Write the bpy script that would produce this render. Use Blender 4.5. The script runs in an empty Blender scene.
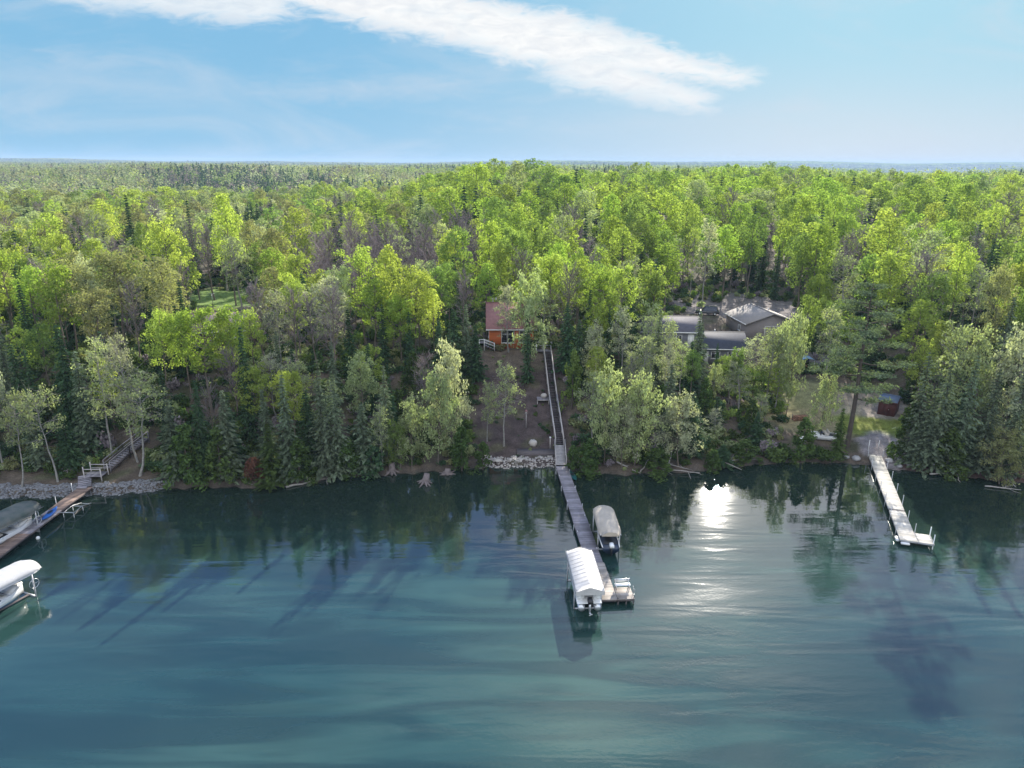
import bpy, math, random
import numpy as np
from mathutils import Vector, Matrix

R = math.radians
S = bpy.context.scene
COL = S.collection
rng = np.random.default_rng(11)
random.seed(11)

# ------------------------------------------------------------------ camera
H = 36.0
F = 710.0
PITCH = R(17.25)
ROLL = R(0.28)
cp, sp = math.cos(PITCH), math.sin(PITCH)


def ray(px, py):
    dx, dy = (px - 512) / F, -(py - 384) / F
    c, s = math.cos(ROLL), math.sin(ROLL)
    a, b = dx * c - dy * s, dx * s + dy * c       # picture tilted by ROLL
    return np.array([a, cp + sp * b, -sp + cp * b])


def project(x, y, z):
    f = y * cp - (z - H) * sp
    u = y * sp + (z - H) * cp
    c, s = math.cos(-ROLL), math.sin(-ROLL)
    a, b = x / f, u / f
    a, b = a * c - b * s, a * s + b * c
    return 512 + F * a, 384 - F * b, f


def at(px, py, z=0.0):
    """the point at height z that the photograph shows at this pixel"""
    r = ray(px, py)
    t = (z - H) / r[2]
    return np.array([r[0] * t, r[1] * t, z])


cam_d = bpy.data.cameras.new('camera')
cam = bpy.data.objects.new('camera', cam_d)
COL.objects.link(cam)
cam.location = (0, 0, H)
fwd = Vector((0, cp, -sp)); up = Vector((0, sp, cp)); right = Vector((1, 0, 0))
m = Matrix((right, up, -fwd)).transposed().to_4x4()
cam.matrix_world = Matrix.Translation((0, 0, H)) @ m @ Matrix.Rotation(ROLL, 4, 'Z')
cam_d.sensor_width = 36
cam_d.lens = F / 1024 * 36
cam_d.clip_start = 0.5
cam_d.clip_end = 30000
S.camera = cam

# ------------------------------------------------------------------ terrain
shore_px = [(-120, 499), (0, 497), (60, 497), (120, 494), (165, 489), (210, 487), (250, 488), (300, 485), (345, 477), (400, 474),
            (440, 471), (480, 467.5), (556, 467.5), (580, 473), (620, 475), (650, 474), (700, 472), (745, 466), (790, 462.5), (830, 463), (862, 464.5),
            (880, 468), (905, 471), (940, 474), (985, 480), (1024, 483), (1140, 486)]
_sp = np.array([at(a, b, 0)[:2] for a, b in shore_px])


def shore_y(x):
    x = np.asarray(x, float)
    return np.interp(x, _sp[:, 0], _sp[:, 1]) + 0.25 * np.sin(x * 1.7) + 0.18 * np.sin(x * 3.9 + 1)


def sstep(a, b, x):
    t = np.clip((x - a) / (b - a), 0, 1)
    return t * t * (3 - 2 * t)


def ground(x, y):
    x = np.asarray(x, float); y = np.asarray(y, float)
    t = y - shore_y(x)
    low = sstep(24, 36, x) * (1 - sstep(56, 70, x))          # the gentle clearing by the pale dock
    hill = 8.6 * sstep(1.0, 27, t)
    gentle = 0.9 * sstep(0.5, 6, t) + 6.4 * sstep(5, 60, t)
    z = hill * (1 - low) + gentle * low
    bank = 0.55 * sstep(0.0, 0.9, t) * (1 - 0.5 * low)
    under = np.maximum(t * 0.4, -5.0)
    z = np.where(t > 0, z + bank, under)
    n = 0.22 * np.sin(x * 0.31 + y * 0.11) + 0.18 * np.sin(x * 0.13 - y * 0.37 + 2)
    z = z + n * sstep(2, 10, t)
    # behind: rolling ground
    d = y
    u = x / np.maximum(y, 1)
    z = z + sstep(180, 500, d) * (1.6 * np.sin(x * 0.011 + y * 0.006) + 1.6 * np.sin(y * 0.013 - x * 0.005 + 1.3))
    z = z + sstep(150, 420, d) * (1.8 * sstep(-0.12, 0.05, u) )
    lf_ = sstep(-.02, -.16, u)
    z = z - lf_ * 6.5 * sstep(320, 420, d) * (1 - sstep(520, 760, d)) + lf_ * 5.0 * sstep(620, 900, d) * (1 - sstep(1300, 1900, d))
    z = z + (1 - lf_) * sstep(230, 330, d) * (1 - sstep(900, 1500, d)) * (1.6 * np.sin(y * .024 + u * 7) + 1.3 * np.sin(x * .03 - y * .008))
    z = z + sstep(-.17, -.03, u) * (1 - .35 * sstep(.18, .45, u)) * 4.5 * sstep(140, 250, d) * (1 - .6 * sstep(420, 800, d))
    dip = sstep(600, 1100, d) * (1 - sstep(2600, 3800, d))
    z = z - dip * 2.0
    # far ridges
    ridge = sstep(3000, 6000, d)
    z = z + ridge * (17 + 9 * np.sin(u * 8 + 0.6) + 6 * np.sin(u * 19 + 1.1) + 5 * np.sin(y * 0.0031 + u * 12))
    z = z + sstep(1300, 2000, d) * (1 - sstep(2400, 3200, d)) * (7 * np.exp(-((u + 0.62) / 0.28) ** 2) + 5 * np.exp(-((u + 0.1) / 0.12) ** 2))
    # far lake
    z = z - 4.0 * sstep(.36, .46, u) * (1 - sstep(.70, .78, u)) * sstep(380, 600, d) * (1 - sstep(1500, 1900, d))
    z = z + 24 * sstep(5900, 7200, d) * sstep(.05, .5, u)
    lk = sstep(0.30, 0.44, u) * (1 - sstep(0.66, 0.74, u))
    lowl = sstep(900, 1700, d) * (1 - sstep(5700, 6200, d)) * lk
    z = z * (1 - lowl) + 1.0 * lowl
    lk2 = sstep(0.47, 0.50, u + 0.02 * np.sin(y * .006)) * (1 - sstep(0.63, 0.67, u)) * sstep(2000, 2120, d) * (1 - sstep(5450, 5600, d))
    z = z - lk2 * 6.0
    return z


def gz(x, y):
    return float(ground(np.array([x]), np.array([y]))[0])


def hit(px, py):
    """where the ray through this pixel meets the ground"""
    r = ray(px, py)
    ts = np.linspace(40, 600, 5601)
    P = np.array([0, 0, H]) + ts[:, None] * r
    g = np.maximum(ground(P[:, 0], P[:, 1]), 0)
    i = np.argmax(P[:, 2] < g)
    if i == 0 and not (P[0, 2] < g[0]):
        i = len(ts) - 1
    return np.array([P[i, 0], P[i, 1], g[i]])


# ------------------------------------------------------------------ materials
def new_mat(name):
    m = bpy.data.materials.new(name)
    m.use_nodes = True
    nt = m.node_tree
    nt.nodes.clear()
    out = nt.nodes.new('ShaderNodeOutputMaterial')
    return m, nt, out


def N(nt, t, **kw):
    n = nt.nodes.new(t)
    for k, v in kw.items():
        setattr(n, k, v)
    return n


def math_(nt, op, a, b=None, c=None, clamp=False):
    n = nt.nodes.new('ShaderNodeMath'); n.operation = op; n.use_clamp = clamp
    for i, v in enumerate((a, b, c)):
        if v is None: continue
        if isinstance(v, (int, float)): n.inputs[i].default_value = v
        else: nt.links.new(v, n.inputs[i])
    return n.outputs[0]


def maprange(nt, v, a, b, c=0.0, d=1.0, smooth=True):
    n = nt.nodes.new('ShaderNodeMapRange')
    n.interpolation_type = 'SMOOTHSTEP' if smooth else 'LINEAR'
    nt.links.new(v, n.inputs[0])
    for i, q in enumerate((a, b, c, d)): n.inputs[i + 1].default_value = q
    return n.outputs[0]


def mixc(nt, fac, a, b, blend='MIX'):
    n = nt.nodes.new('ShaderNodeMix'); n.data_type = 'RGBA'; n.blend_type = blend
    if isinstance(fac, (int, float)): n.inputs['Factor'].default_value = fac
    else: nt.links.new(fac, n.inputs['Factor'])
    for k, v in ((6, a), (7, b)):
        if isinstance(v, (tuple, list)): n.inputs[k].default_value = (*v[:3], 1)
        else: nt.links.new(v, n.inputs[k])
    return n.outputs[2]


def noise(nt, scale, detail=3, vec=None, rough=0.55, dist=0.0):
    n = nt.nodes.new('ShaderNodeTexNoise')
    n.inputs['Scale'].default_value = scale
    n.inputs['Detail'].default_value = detail
    n.inputs['Roughness'].default_value = rough
    n.inputs['Distortion'].default_value = dist
    if vec is not None: nt.links.new(vec, n.inputs['Vector'])
    return n


def leaf_mat(name, col, trans=0.45, vary=0.5, hue=0.012):
    m, nt, out = new_mat(name)
    oi = N(nt, 'ShaderNodeObjectInfo'); ge = N(nt, 'ShaderNodeNewGeometry')
    v = math_(nt, 'MULTIPLY_ADD', ge.outputs['Random Per Island'], vary, 1 - vary / 2)
    v2 = math_(nt, 'MULTIPLY_ADD', oi.outputs['Random'], 0.4, 0.8)
    val = math_(nt, 'MULTIPLY', v, v2)
    r2 = math_(nt, 'FRACT', math_(nt, 'MULTIPLY', oi.outputs['Random'], 7.31))
    h = math_(nt, 'MULTIPLY_ADD', r2, hue * 2, 0.5 - hue)
    hsv = N(nt, 'ShaderNodeHueSaturation')
    hsv.inputs['Color'].default_value = (*col, 1)
    nt.links.new(h, hsv.inputs['Hue']); nt.links.new(val, hsv.inputs['Value'])
    d = N(nt, 'ShaderNodeBsdfDiffuse'); t = N(nt, 'ShaderNodeBsdfTranslucent')
    nt.links.new(hsv.outputs[0], d.inputs[0])
    warm = mixc(nt, 1.0, hsv.outputs[0], (1.0, 1.12, 0.6), 'MULTIPLY')
    nt.links.new(warm, t.inputs[0])
    mx = N(nt, 'ShaderNodeMixShader'); mx.inputs[0].default_value = trans
    nt.links.new(d.outputs[0], mx.inputs[1]); nt.links.new(t.outputs[0], mx.inputs[2])
    nt.links.new(mx.outputs[0], out.inputs[0])
    return m


def surf(name, col, rough=0.7, metal=0.0, nscale=3.0, vary=0.3, bump=0.0, col2=None, spec=0.3, bscale=None, stretch=None, island=0.0):
    """a Principled surface whose colour drifts with object-space noise"""
    m, nt, out = new_mat(name)
    tc = N(nt, 'ShaderNodeTexCoord')
    vec = tc.outputs['Object']
    if stretch:
        mp = N(nt, 'ShaderNodeMapping'); mp.inputs['Scale'].default_value = stretch
        nt.links.new(vec, mp.inputs[0]); vec = mp.outputs[0]
    n = noise(nt, nscale, 5, vec)
    c2 = col2 or tuple(c * (1 - vary) for c in col)
    c = mixc(nt, maprange(nt, n.outputs[0], 0.3, 0.7), c2, col)
    n2 = noise(nt, nscale * 9, 2, vec)
    c = mixc(nt, 0.35, c, mixc(nt, n2.outputs[0], tuple(x * .6 for x in col), tuple(min(1, x * 1.25) for x in col)))
    if island:
        ge = N(nt, 'ShaderNodeNewGeometry'); hs = N(nt, 'ShaderNodeHueSaturation'); nt.links.new(c, hs.inputs['Color'])
        nt.links.new(math_(nt, 'MULTIPLY_ADD', ge.outputs['Random Per Island'], island, 1 - island * .6), hs.inputs['Value']); c = hs.outputs[0]
    p = N(nt, 'ShaderNodeBsdfPrincipled')
    nt.links.new(c, p.inputs['Base Color'])
    p.inputs['Roughness'].default_value = rough
    p.inputs['Metallic'].default_value = metal
    p.inputs['Specular IOR Level'].default_value = spec
    if bump:
        b = N(nt, 'ShaderNodeBump'); b.inputs['Strength'].default_value = bump; b.inputs['Distance'].default_value = 0.05
        n3 = noise(nt, bscale or nscale * 5, 4, vec)
        nt.links.new(n3.outputs[0], b.inputs['Height']); nt.links.new(b.outputs[0], p.inputs['Normal'])
    nt.links.new(p.outputs[0], out.inputs[0])
    return m


LEAF = {
    'bright': leaf_mat('leaf_bright_green', (0.285, 0.365, 0.078), 0.55, .34),
    'yellow': leaf_mat('leaf_yellow_green', (0.36, 0.415, 0.10), 0.55, .34),
    'mid': leaf_mat('leaf_mid_green', (0.205, 0.28, 0.078), 0.5, .34),
    'grey': leaf_mat('leaf_grey_green', (0.33, 0.37, 0.19), 0.45, .4),
    'pale': leaf_mat('leaf_pale_silver', (0.42, 0.43, 0.29), 0.45, .4),
    'olive': leaf_mat('leaf_olive_brown', (0.28, 0.28, 0.13), 0.45, .35),
    'spruce': leaf_mat('needles_spruce', (0.055, 0.098, 0.046), 0.25, 0.7),
    'cedar': leaf_mat('needles_cedar', (0.075, 0.115, 0.035), 0.3, 0.7),
    'pine': leaf_mat('needles_pine', (0.125, 0.16, 0.095), 0.35, 0.7),
    'fir': leaf_mat('needles_pale_fir', (0.15, 0.19, 0.12), 0.35, 0.7),
    'rust': leaf_mat('leaf_rust_red', (0.11, 0.055, 0.035), 0.3),
    'bare': leaf_mat('twig_grey', (0.215, 0.18, 0.185), 0.0, 0.4, 0.01),
}
BARK = surf('bark_grey_brown', (0.17, 0.14, 0.11), 0.9, vary=0.5, nscale=2, bump=0.4, stretch=(3, 3, .6))
BARK_W = surf('bark_white_birch', (0.29, 0.275, 0.25), 0.8, vary=0.2, nscale=1.4, col2=(0.16, 0.15, 0.135), stretch=(1, 1, 3))
BARK_D = surf('bark_dark_conifer', (0.10, 0.08, 0.065), 0.9, vary=0.4)
M = {
    'weather': surf('weathered_deck_boards', (0.27, 0.25, 0.27), 0.8, island=.55, vary=0.35, nscale=1.5, bump=.2),
    'tan': surf('tan_deck_boards', (0.40, 0.355, 0.31), 0.75, island=.55, vary=0.25, nscale=1.5, bump=.2),
    'rust_deck': surf('reddish_brown_deck_boards', (0.26, 0.185, 0.15), 0.8, island=.55, vary=0.35, nscale=1.2, bump=.2),
    'pale_deck': surf('pale_grey_deck_boards', (0.52, 0.49, 0.43), 0.75, island=.55, vary=0.18, nscale=1.2, bump=.15),
    'rail': surf('greyed_rail_timber', (0.50, 0.46, 0.44), 0.8, vary=0.3),
    'tread': surf('dark_stair_treads', (0.13, 0.11, 0.11), 0.85, island=.55, vary=0.3),
    'alu': surf('aluminium', (0.62, 0.63, 0.64), 0.35, 0.8, vary=0.15),
    'post': surf('galvanised_post', (0.45, 0.45, 0.46), 0.45, 0.5, vary=0.2),
    'canvas_w': surf('white_vinyl_canopy', (0.50, 0.485, 0.47), 0.6, vary=0.24, nscale=.9, stretch=(1.6, .7, 1)),
    'canvas_g': surf('grey_vinyl_canopy', (0.45, 0.39, 0.31), 0.65, vary=0.25, nscale=1.2),
    'canvas_d': surf('dark_green_canopy', (0.055, 0.075, 0.065), 0.6, vary=0.4, nscale=.7, col2=(0.17, 0.16, 0.14)),
    'canvas_l': surf('pale_streaked_canopy', (0.46, 0.45, 0.44), 0.6, vary=0.4, nscale=.7, stretch=(1, 3, 1), col2=(0.38, 0.38, 0.37)),
    'white': surf('white_gelcoat', (0.74, 0.74, 0.72), 0.3, vary=0.06, spec=.5),
    'navy': surf('dark_blue_hull', (0.02, 0.035, 0.07), 0.3, vary=0.2, spec=.5),
    'black': surf('black_plastic', (0.02, 0.02, 0.022), 0.4, vary=0.3, spec=.4),
    'blue': surf('blue_plastic', (0.015, 0.12, 0.42), 0.35, vary=0.15, spec=.5),
    'teal': surf('dark_teal_plastic', (0.012, 0.085, 0.075), 0.4, vary=0.2, spec=.5),
    'seat': surf('beige_vinyl', (0.52, 0.47, 0.40), 0.5, vary=0.1),
    'orange': surf('orange_stained_logs', (0.62, 0.16, 0.05), 0.7, vary=0.3, nscale=1, stretch=(.4, .4, 6)),
    'maroon': surf('maroon_shingles', (0.34, 0.17, 0.165), 0.8, vary=0.35, nscale=2.5),
    'brownroof': surf('brown_shingles', (0.25, 0.19, 0.18), 0.8, vary=0.3, nscale=2.5),
    'greyroof': surf('tan_grey_shingles', (0.27, 0.245, 0.225), 0.85, vary=0.15, nscale=2.5),
    'navyroof': surf('charcoal_blue_shingles', (0.05, 0.055, 0.075), 0.8, vary=0.3, nscale=2.5),
    'purpleroof': surf('slate_purple_shingles', (0.10, 0.095, 0.115), 0.8, vary=0.3, nscale=2.5),
    'blueroof': surf('blue_grey_metal_roof', (0.12, 0.16, 0.24), 0.5, vary=0.2, nscale=2),
    'sidinggrey': surf('taupe_siding', (0.23, 0.20, 0.19), 0.8, vary=0.12),
    'sidingdark': surf('slate_siding', (0.16, 0.16, 0.18), 0.8, vary=0.15),
    'red': surf('barn_red_boards', (0.11, 0.04, 0.036), 0.8, vary=0.3, stretch=(5, 5, .5)),
    'brownwall': surf('brown_boards', (0.14, 0.09, 0.07), 0.8, vary=0.3),
    'trim': surf('white_trim_paint', (0.72, 0.71, 0.69), 0.5, vary=0.06),
    'glass': surf('window_glass', (0.02, 0.022, 0.03), 0.08, vary=0.2, spec=.8),
    'brick': surf('chimney_block', (0.45, 0.42, 0.40), 0.85, vary=0.2),
    'driftwood': surf('sun_bleached_driftwood', (0.36, 0.33, 0.30), 0.85, vary=0.4, nscale=2, bump=.3, stretch=(3, 3, 3)),
    'rootwood': surf('grey_root_wood', (0.20, 0.165, 0.16), 0.9, vary=0.5, nscale=3, bump=.4),
    'stone': surf('grey_granite', (0.34, 0.33, 0.33), 0.85, vary=0.35, nscale=2, bump=.4),
    'palestone': surf('pale_tan_stone', (0.50, 0.45, 0.40), 0.85, vary=0.25, nscale=2, bump=.4),
    'concrete': surf('old_concrete', (0.30, 0.28, 0.28), 0.9, vary=0.25),
    'tarp': surf('blue_tarp', (0.22, 0.36, 0.52), 0.5, vary=0.2),
    'paint_dark': surf('dark_car_paint', (0.03, 0.03, 0.035), 0.25, vary=0.1, spec=.6),
    'paint_white': surf('white_car_paint', (0.72, 0.72, 0.72), 0.25, vary=0.05, spec=.6),
    'rubber': surf('black_rubber', (0.02, 0.02, 0.02), 0.8, vary=0.3),
    'endgrain': surf('cut_firewood', (0.30, 0.16, 0.10), 0.85, island=.55, vary=0.4, nscale=4),
}


# ------------------------------------------------------------------ mesh helpers
def mesh_from(name, V, Fq, mats, mi=None, smooth=False):
    """V (n,3) array, Fq (m,4) quads with -1 in the last place for triangles"""
    me = bpy.data.meshes.new(name)
    V = np.asarray(V, np.float32)
    if isinstance(Fq, np.ndarray) and Fq.ndim == 2:
        k = Fq.shape[1]
        me.vertices.add(len(V)); me.vertices.foreach_set('co', V.ravel())
        me.loops.add(Fq.size); me.loops.foreach_set('vertex_index', Fq.astype(np.int32).ravel())
        me.polygons.add(len(Fq)); me.polygons.foreach_set('loop_start', np.arange(0, Fq.size, k, dtype=np.int32))
    else:
        tot = [len(f) for f in Fq]
        idx = np.array([i for f in Fq for i in f], np.int32)
        me.vertices.add(len(V)); me.vertices.foreach_set('co', V.ravel())
        me.loops.add(len(idx)); me.loops.foreach_set('vertex_index', idx)
        st = np.concatenate([[0], np.cumsum(tot)[:-1]]).astype(np.int32)
        me.polygons.add(len(tot)); me.polygons.foreach_set('loop_start', st)
    for mt in mats: me.materials.append(mt)
    if mi is not None: me.polygons.foreach_set('material_index', np.asarray(mi, np.int32))
    if smooth: me.polygons.foreach_set('use_smooth', np.ones(len(me.polygons), bool))
    me.update(calc_edges=True)
    return me


class MB:
    def __init__(s): s.v = []; s.f = []

    def add(s, V, Fs):
        o = len(s.v); s.v += [tuple(map(float, p)) for p in V]; s.f += [tuple(i + o for i in f) for f in Fs]

    def box(s, c, d, rz=0.0, bev=0.0, tilt=None):
        x, y, z = (k / 2 for k in d)
        b = min(bev, x * .9, y * .9, z * .9)
        if b > 0:
            V = []
            for sz, zz in ((-1, z),):
                pass
            ring = lambda ax, ay, zz: [(-ax, -ay, zz), (ax, -ay, zz), (ax, ay, zz), (-ax, ay, zz)]
            rings = [ring(x - b, y - b, -z), ring(x, y, -z + b), ring(x, y, z - b), ring(x - b, y - b, z)]
            V = [p for r in rings for p in r]
            Fs = [(3, 2, 1, 0), (12, 13, 14, 15)]
            for k in range(3):
                for i in range(4):
                    j = (i + 1) % 4
                    Fs.append((k * 4 + i, k * 4 + j, k * 4 + 4 + j, k * 4 + 4 + i))
        else:
            V = [(-x, -y, -z), (x, -y, -z), (x, y, -z), (-x, y, -z), (-x, -y, z), (x, -y, z), (x, y, z), (-x, y, z)]
            Fs = [(3, 2, 1, 0), (4, 5, 6, 7), (0, 1, 5, 4), (1, 2, 6, 5), (2, 3, 7, 6), (3, 0, 4, 7)]
        V = np.array(V)
        if tilt is not None: V = V @ np.array(tilt).T
        cr, sr = math.cos(rz), math.sin(rz)
        V = np.stack([V[:, 0] * cr - V[:, 1] * sr, V[:, 0] * sr + V[:, 1] * cr, V[:, 2]], 1) + np.array(c)
        s.add(V, Fs)

    def beam(s, a, b, w, h):
        """a rectangular bar from a to b (w across, h up)"""
        a, b = np.array(a, float), np.array(b, float)
        d = b - a; L = np.linalg.norm(d); d /= L
        side = np.cross(d, (0, 0, 1.0))
        if np.linalg.norm(side) < 1e-4: side = np.array([1.0, 0, 0])
        side /= np.linalg.norm(side); upv = np.cross(side, d)
        V = [p + side * i * w / 2 + upv * j * h / 2 for p in (a, b) for i, j in ((-1, -1), (1, -1), (1, 1), (-1, 1))]
        s.add(V, [(0, 1, 2, 3), (7, 6, 5, 4), (0, 4, 5, 1), (1, 5, 6, 2), (2, 6, 7, 3), (3, 7, 4, 0)])

    def tube(s, P, r, n=8, cap=True):
        V, Fq = tube_arrays(P, r, n)
        Fs = [tuple(f) for f in Fq]
        if cap:
            Fs.append(tuple(range(n - 1, -1, -1))); k = len(V) - n
            Fs.append(tuple(range(k, k + n)))
        s.add(V, Fs)

    def loft(s, rings, cap=True, close=True):
        n = len(rings[0]); V = [p for r in rings for p in r]; Fs = []
        for k in range(len(rings) - 1):
            for i in range(n if close else n - 1):
                j = (i + 1) % n
                Fs.append((k * n + i, k * n + j, (k + 1) * n + j, (k + 1) * n + i))
        if cap and close:
            Fs.append(tuple(range(n - 1, -1, -1))); o = (len(rings) - 1) * n
            Fs.append(tuple(range(o, o + n)))
        s.add(V, Fs)

    def sphere(s, c, r, nu=12, nv=8, jit=0.0, rg=None):
        rings = []
        for k in range(1, nv):
            a = math.pi * k / nv
            rings.append([(c[0] + r[0] * math.sin(a) * math.cos(2 * math.pi * i / nu), c[1] + r[1] * math.sin(a) * math.sin(2 * math.pi * i / nu), c[2] - r[2] * math.cos(a)) for i in range(nu)])
        if jit:
            rings = [[tuple(np.array(p) + (np.array(p) - np.array(c)) * (rg.random() - .5) * jit) for p in q] for q in rings]
        s.loft(rings)

    def build(s, name, mat, parent=None, smooth=False):
        me = mesh_from(name, np.array(s.v), s.f, [mat], None, smooth)
        o = bpy.data.objects.new(name, me); COL.objects.link(o)
        if parent is not None: o.parent = parent
        return o


def tube_arrays(P, r, n=6):
    P = np.asarray(P, float); r = np.broadcast_to(np.asarray(r, float), (len(P),))
    T = np.gradient(P, axis=0); T /= np.linalg.norm(T, axis=1)[:, None] + 1e-9
    ref = np.array([1.0, 0.03, 0.02]) if abs(T[0][0]) < 0.8 else np.array([0, 1.0, .02])
    A = np.cross(T, ref); A /= np.linalg.norm(A, axis=1)[:, None] + 1e-9
    B = np.cross(T, A)
    th = np.arange(n) * 2 * math.pi / n
    V = P[:, None, :] + r[:, None, None] * (np.cos(th)[None, :, None] * A[:, None, :] + np.sin(th)[None, :, None] * B[:, None, :])
    V = V.reshape(-1, 3)
    q = []
    i = np.arange(n); j = (i + 1) % n
    for k in range(len(P) - 1):
        q.append(np.stack([k * n + i, k * n + j, (k + 1) * n + j, (k + 1) * n + i], 1))
    return V, np.concatenate(q)


def tag(o, label, cat, group=None, kind=None):
    if label: o['label'] = label
    if cat: o['category'] = cat
    if group: o['group'] = group
    if kind: o['kind'] = kind
    return o


def thing(name, label, cat, loc, rz=0.0, group=None):
    o = bpy.data.objects.new(name, None); COL.objects.link(o)
    o.location = tuple(map(float, loc)); o.rotation_euler = (0, 0, rz)
    o.empty_display_size = 0.3
    return tag(o, label, cat, group)


# ------------------------------------------------------------------ tree shapes
def leaf_quads(C, size, rg, up_bias=0.3, out=None, aspect=0.65):
    """one small rhombus per centre"""
    n = len(C)
    nrm = rg.normal(size=(n, 3))
    if out is not None: nrm = nrm * 0.8 + out * 0.9
    nrm[:, 2] += up_bias
    nrm /= np.linalg.norm(nrm, axis=1)[:, None] + 1e-9
    t = rg.normal(size=(n, 3)); a = np.cross(nrm, t); a /= np.linalg.norm(a, axis=1)[:, None] + 1e-9
    b = np.cross(nrm, a)
    s = size * rg.uniform(0.6, 1.4, n)
    a *= s[:, None]; b *= (s * aspect)[:, None]
    V = np.stack([C - a, C - b * 0.9 + a * .1, C + a, C + b], 1).reshape(-1, 3)
    Fq = np.arange(4 * n).reshape(-1, 4)
    return V, Fq


class Parts:
    def __init__(s): s.V = []; s.F = []; s.n = 0

    def put(s, V, Fq):
        s.V.append(V); s.F.append(Fq + s.n); s.n += len(V)

    def arrays(s):
        return np.concatenate(s.V), np.concatenate(s.F)


def decid(seed, h=14.0, Rw=2.6, base=0.34, limbs=24, clumps=4, leaves=45, lsize=0.17, droop=0.0, twigs=0, cr=0.62, lean=0.0, nsides=6, spread=1.0, wood=True):
    rg = np.random.default_rng(seed)
    wd, lf = Parts(), Parts()
    k = 9
    zs = np.linspace(0, h * 0.93, k)
    off = np.cumsum(rg.normal(0, 0.10, (k, 2)), 0); off[0] = 0
    lv = np.array([math.cos(seed * 2.4), math.sin(seed * 2.4)]) * lean
    P = np.stack([off[:, 0] + lv[0] * zs, off[:, 1] + lv[1] * zs, zs], 1)
    rad = np.linspace(0.155, 0.025, k) * (h / 14)
    rad[0] *= 1.35
    wd.put(*tube_arrays(P, rad, nsides))
    for i in range(limbs):
        q = (i + rg.random()) / limbs
        q = q ** 0.85
        z0 = h * (base + (0.90 - base) * q * 0.92)
        th = i * 2.399 + rg.normal(0, 0.4)
        prof = (math.sin(math.pi * min(1, (0.16 + 0.84 * q)) ** 0.9) ** 0.75) if q < 0.98 else 0.2
        r = Rw * spread * (0.35 + 0.75 * prof) * rg.uniform(0.6, 1.12)
        rise = rg.uniform(0.25, 0.75) * r + 0.9 * q
        p0 = np.array([np.interp(z0, P[:, 2], P[:, 0]), np.interp(z0, P[:, 2], P[:, 1]), z0])
        d = np.array([math.cos(th), math.sin(th), 0])
        ts = np.linspace(0, 1, 5)
        path = p0 + ts[:, None] * d * r + np.stack([rg.normal(0, .06, 5), rg.normal(0, .06, 5), rise * ts - droop * r * ts ** 2.2], 1)
        path[:, 2] = np.minimum(path[:, 2], h * (0.97 + 0.05 * rg.random()))
        wd.put(*tube_arrays(path, np.linspace(0.05, 0.014, 5) * (h / 14), 4 if nsides > 4 else 3))
        for c in range(clumps):
            t = rg.uniform(0.35, 1.05)
            cc = p0 + d * r * t + np.array([0, 0, rise * t - droop * r * t ** 2.2]) + rg.normal(0, 0.28, 3)
            cc[2] = min(cc[2], h)
            cs = cr * rg.uniform(0.65, 1.25)
            if twigs:
                for w in range(twigs):
                    e = cc + rg.normal(0, 1, 3) * cs * 0.9 + np.array([0, 0, 0.25])
                    s0 = p0 + d * r * t * 0.7 + np.array([0, 0, rise * t * 0.7])
                    mid = (s0 + e) / 2 + rg.normal(0, .1, 3)
                    wd.put(*tube_arrays(np.array([s0, mid, e]), [0.018, 0.012, 0.006], 3))
            if leaves:
                n = int(leaves * rg.uniform(0.6, 1.4))
                o = rg.normal(size=(n, 3)); o /= np.linalg.norm(o, axis=1)[:, None]
                C = cc + o * (cs * rg.random(n) ** 0.45)[:, None] * np.array([1, 1, 0.8])
                lf.put(*leaf_quads(C, lsize, rg, out=o))
    return wd.arrays(), (lf.arrays() if leaves else None)


def crown_lumps(seed, h=14.0, Rw=3.0, lumps=17, leaves=58, lsize=.24, base=.40, limbs=9):
    """a full crown seen from farther off: a ragged dome of leaf masses over a bare stem"""
    rg = np.random.default_rng(seed)
    wd, lf = Parts(), Parts()
    zs = np.linspace(0, h * .9, 6); off = np.cumsum(rg.normal(0, .12, (6, 2)), 0); off[0] = 0
    wd.put(*tube_arrays(np.stack([off[:, 0], off[:, 1], zs], 1), np.linspace(.17, .03, 6), 5))
    for i in range(lumps):
        q = (i + rg.random()) / lumps
        z = h * (base + (.93 - base) * q ** .8)
        prof = math.sqrt(max(.02, 1 - ((q - .38) / .66) ** 2))
        r = Rw * prof * rg.uniform(.35, .95) * (0 if i == lumps - 1 else 1)
        th = i * 2.399 + rg.normal(0, .5)
        c = np.array([r * math.cos(th), r * math.sin(th), z])
        cs = rg.uniform(.85, 1.45) * (1.05 - .35 * q)
        n = int(leaves * cs * rg.uniform(.8, 1.2))
        o = rg.normal(size=(n, 3)); o[:, 2] += .25; o /= np.linalg.norm(o, axis=1)[:, None]
        C = c + o * (cs * (.55 + .5 * rg.random(n)))[:, None] * np.array([1, 1, .85])
        lf.put(*leaf_quads(C, lsize, rg, out=o * 1.3))
        if i < limbs: wd.put(*tube_arrays(np.array([[0, 0, z - .35 * r - .5], c * [.5, .5, 1] - [0, 0, .3], c]), [.06, .04, .015], 3))
    return wd.arrays(), lf.arrays()


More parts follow.
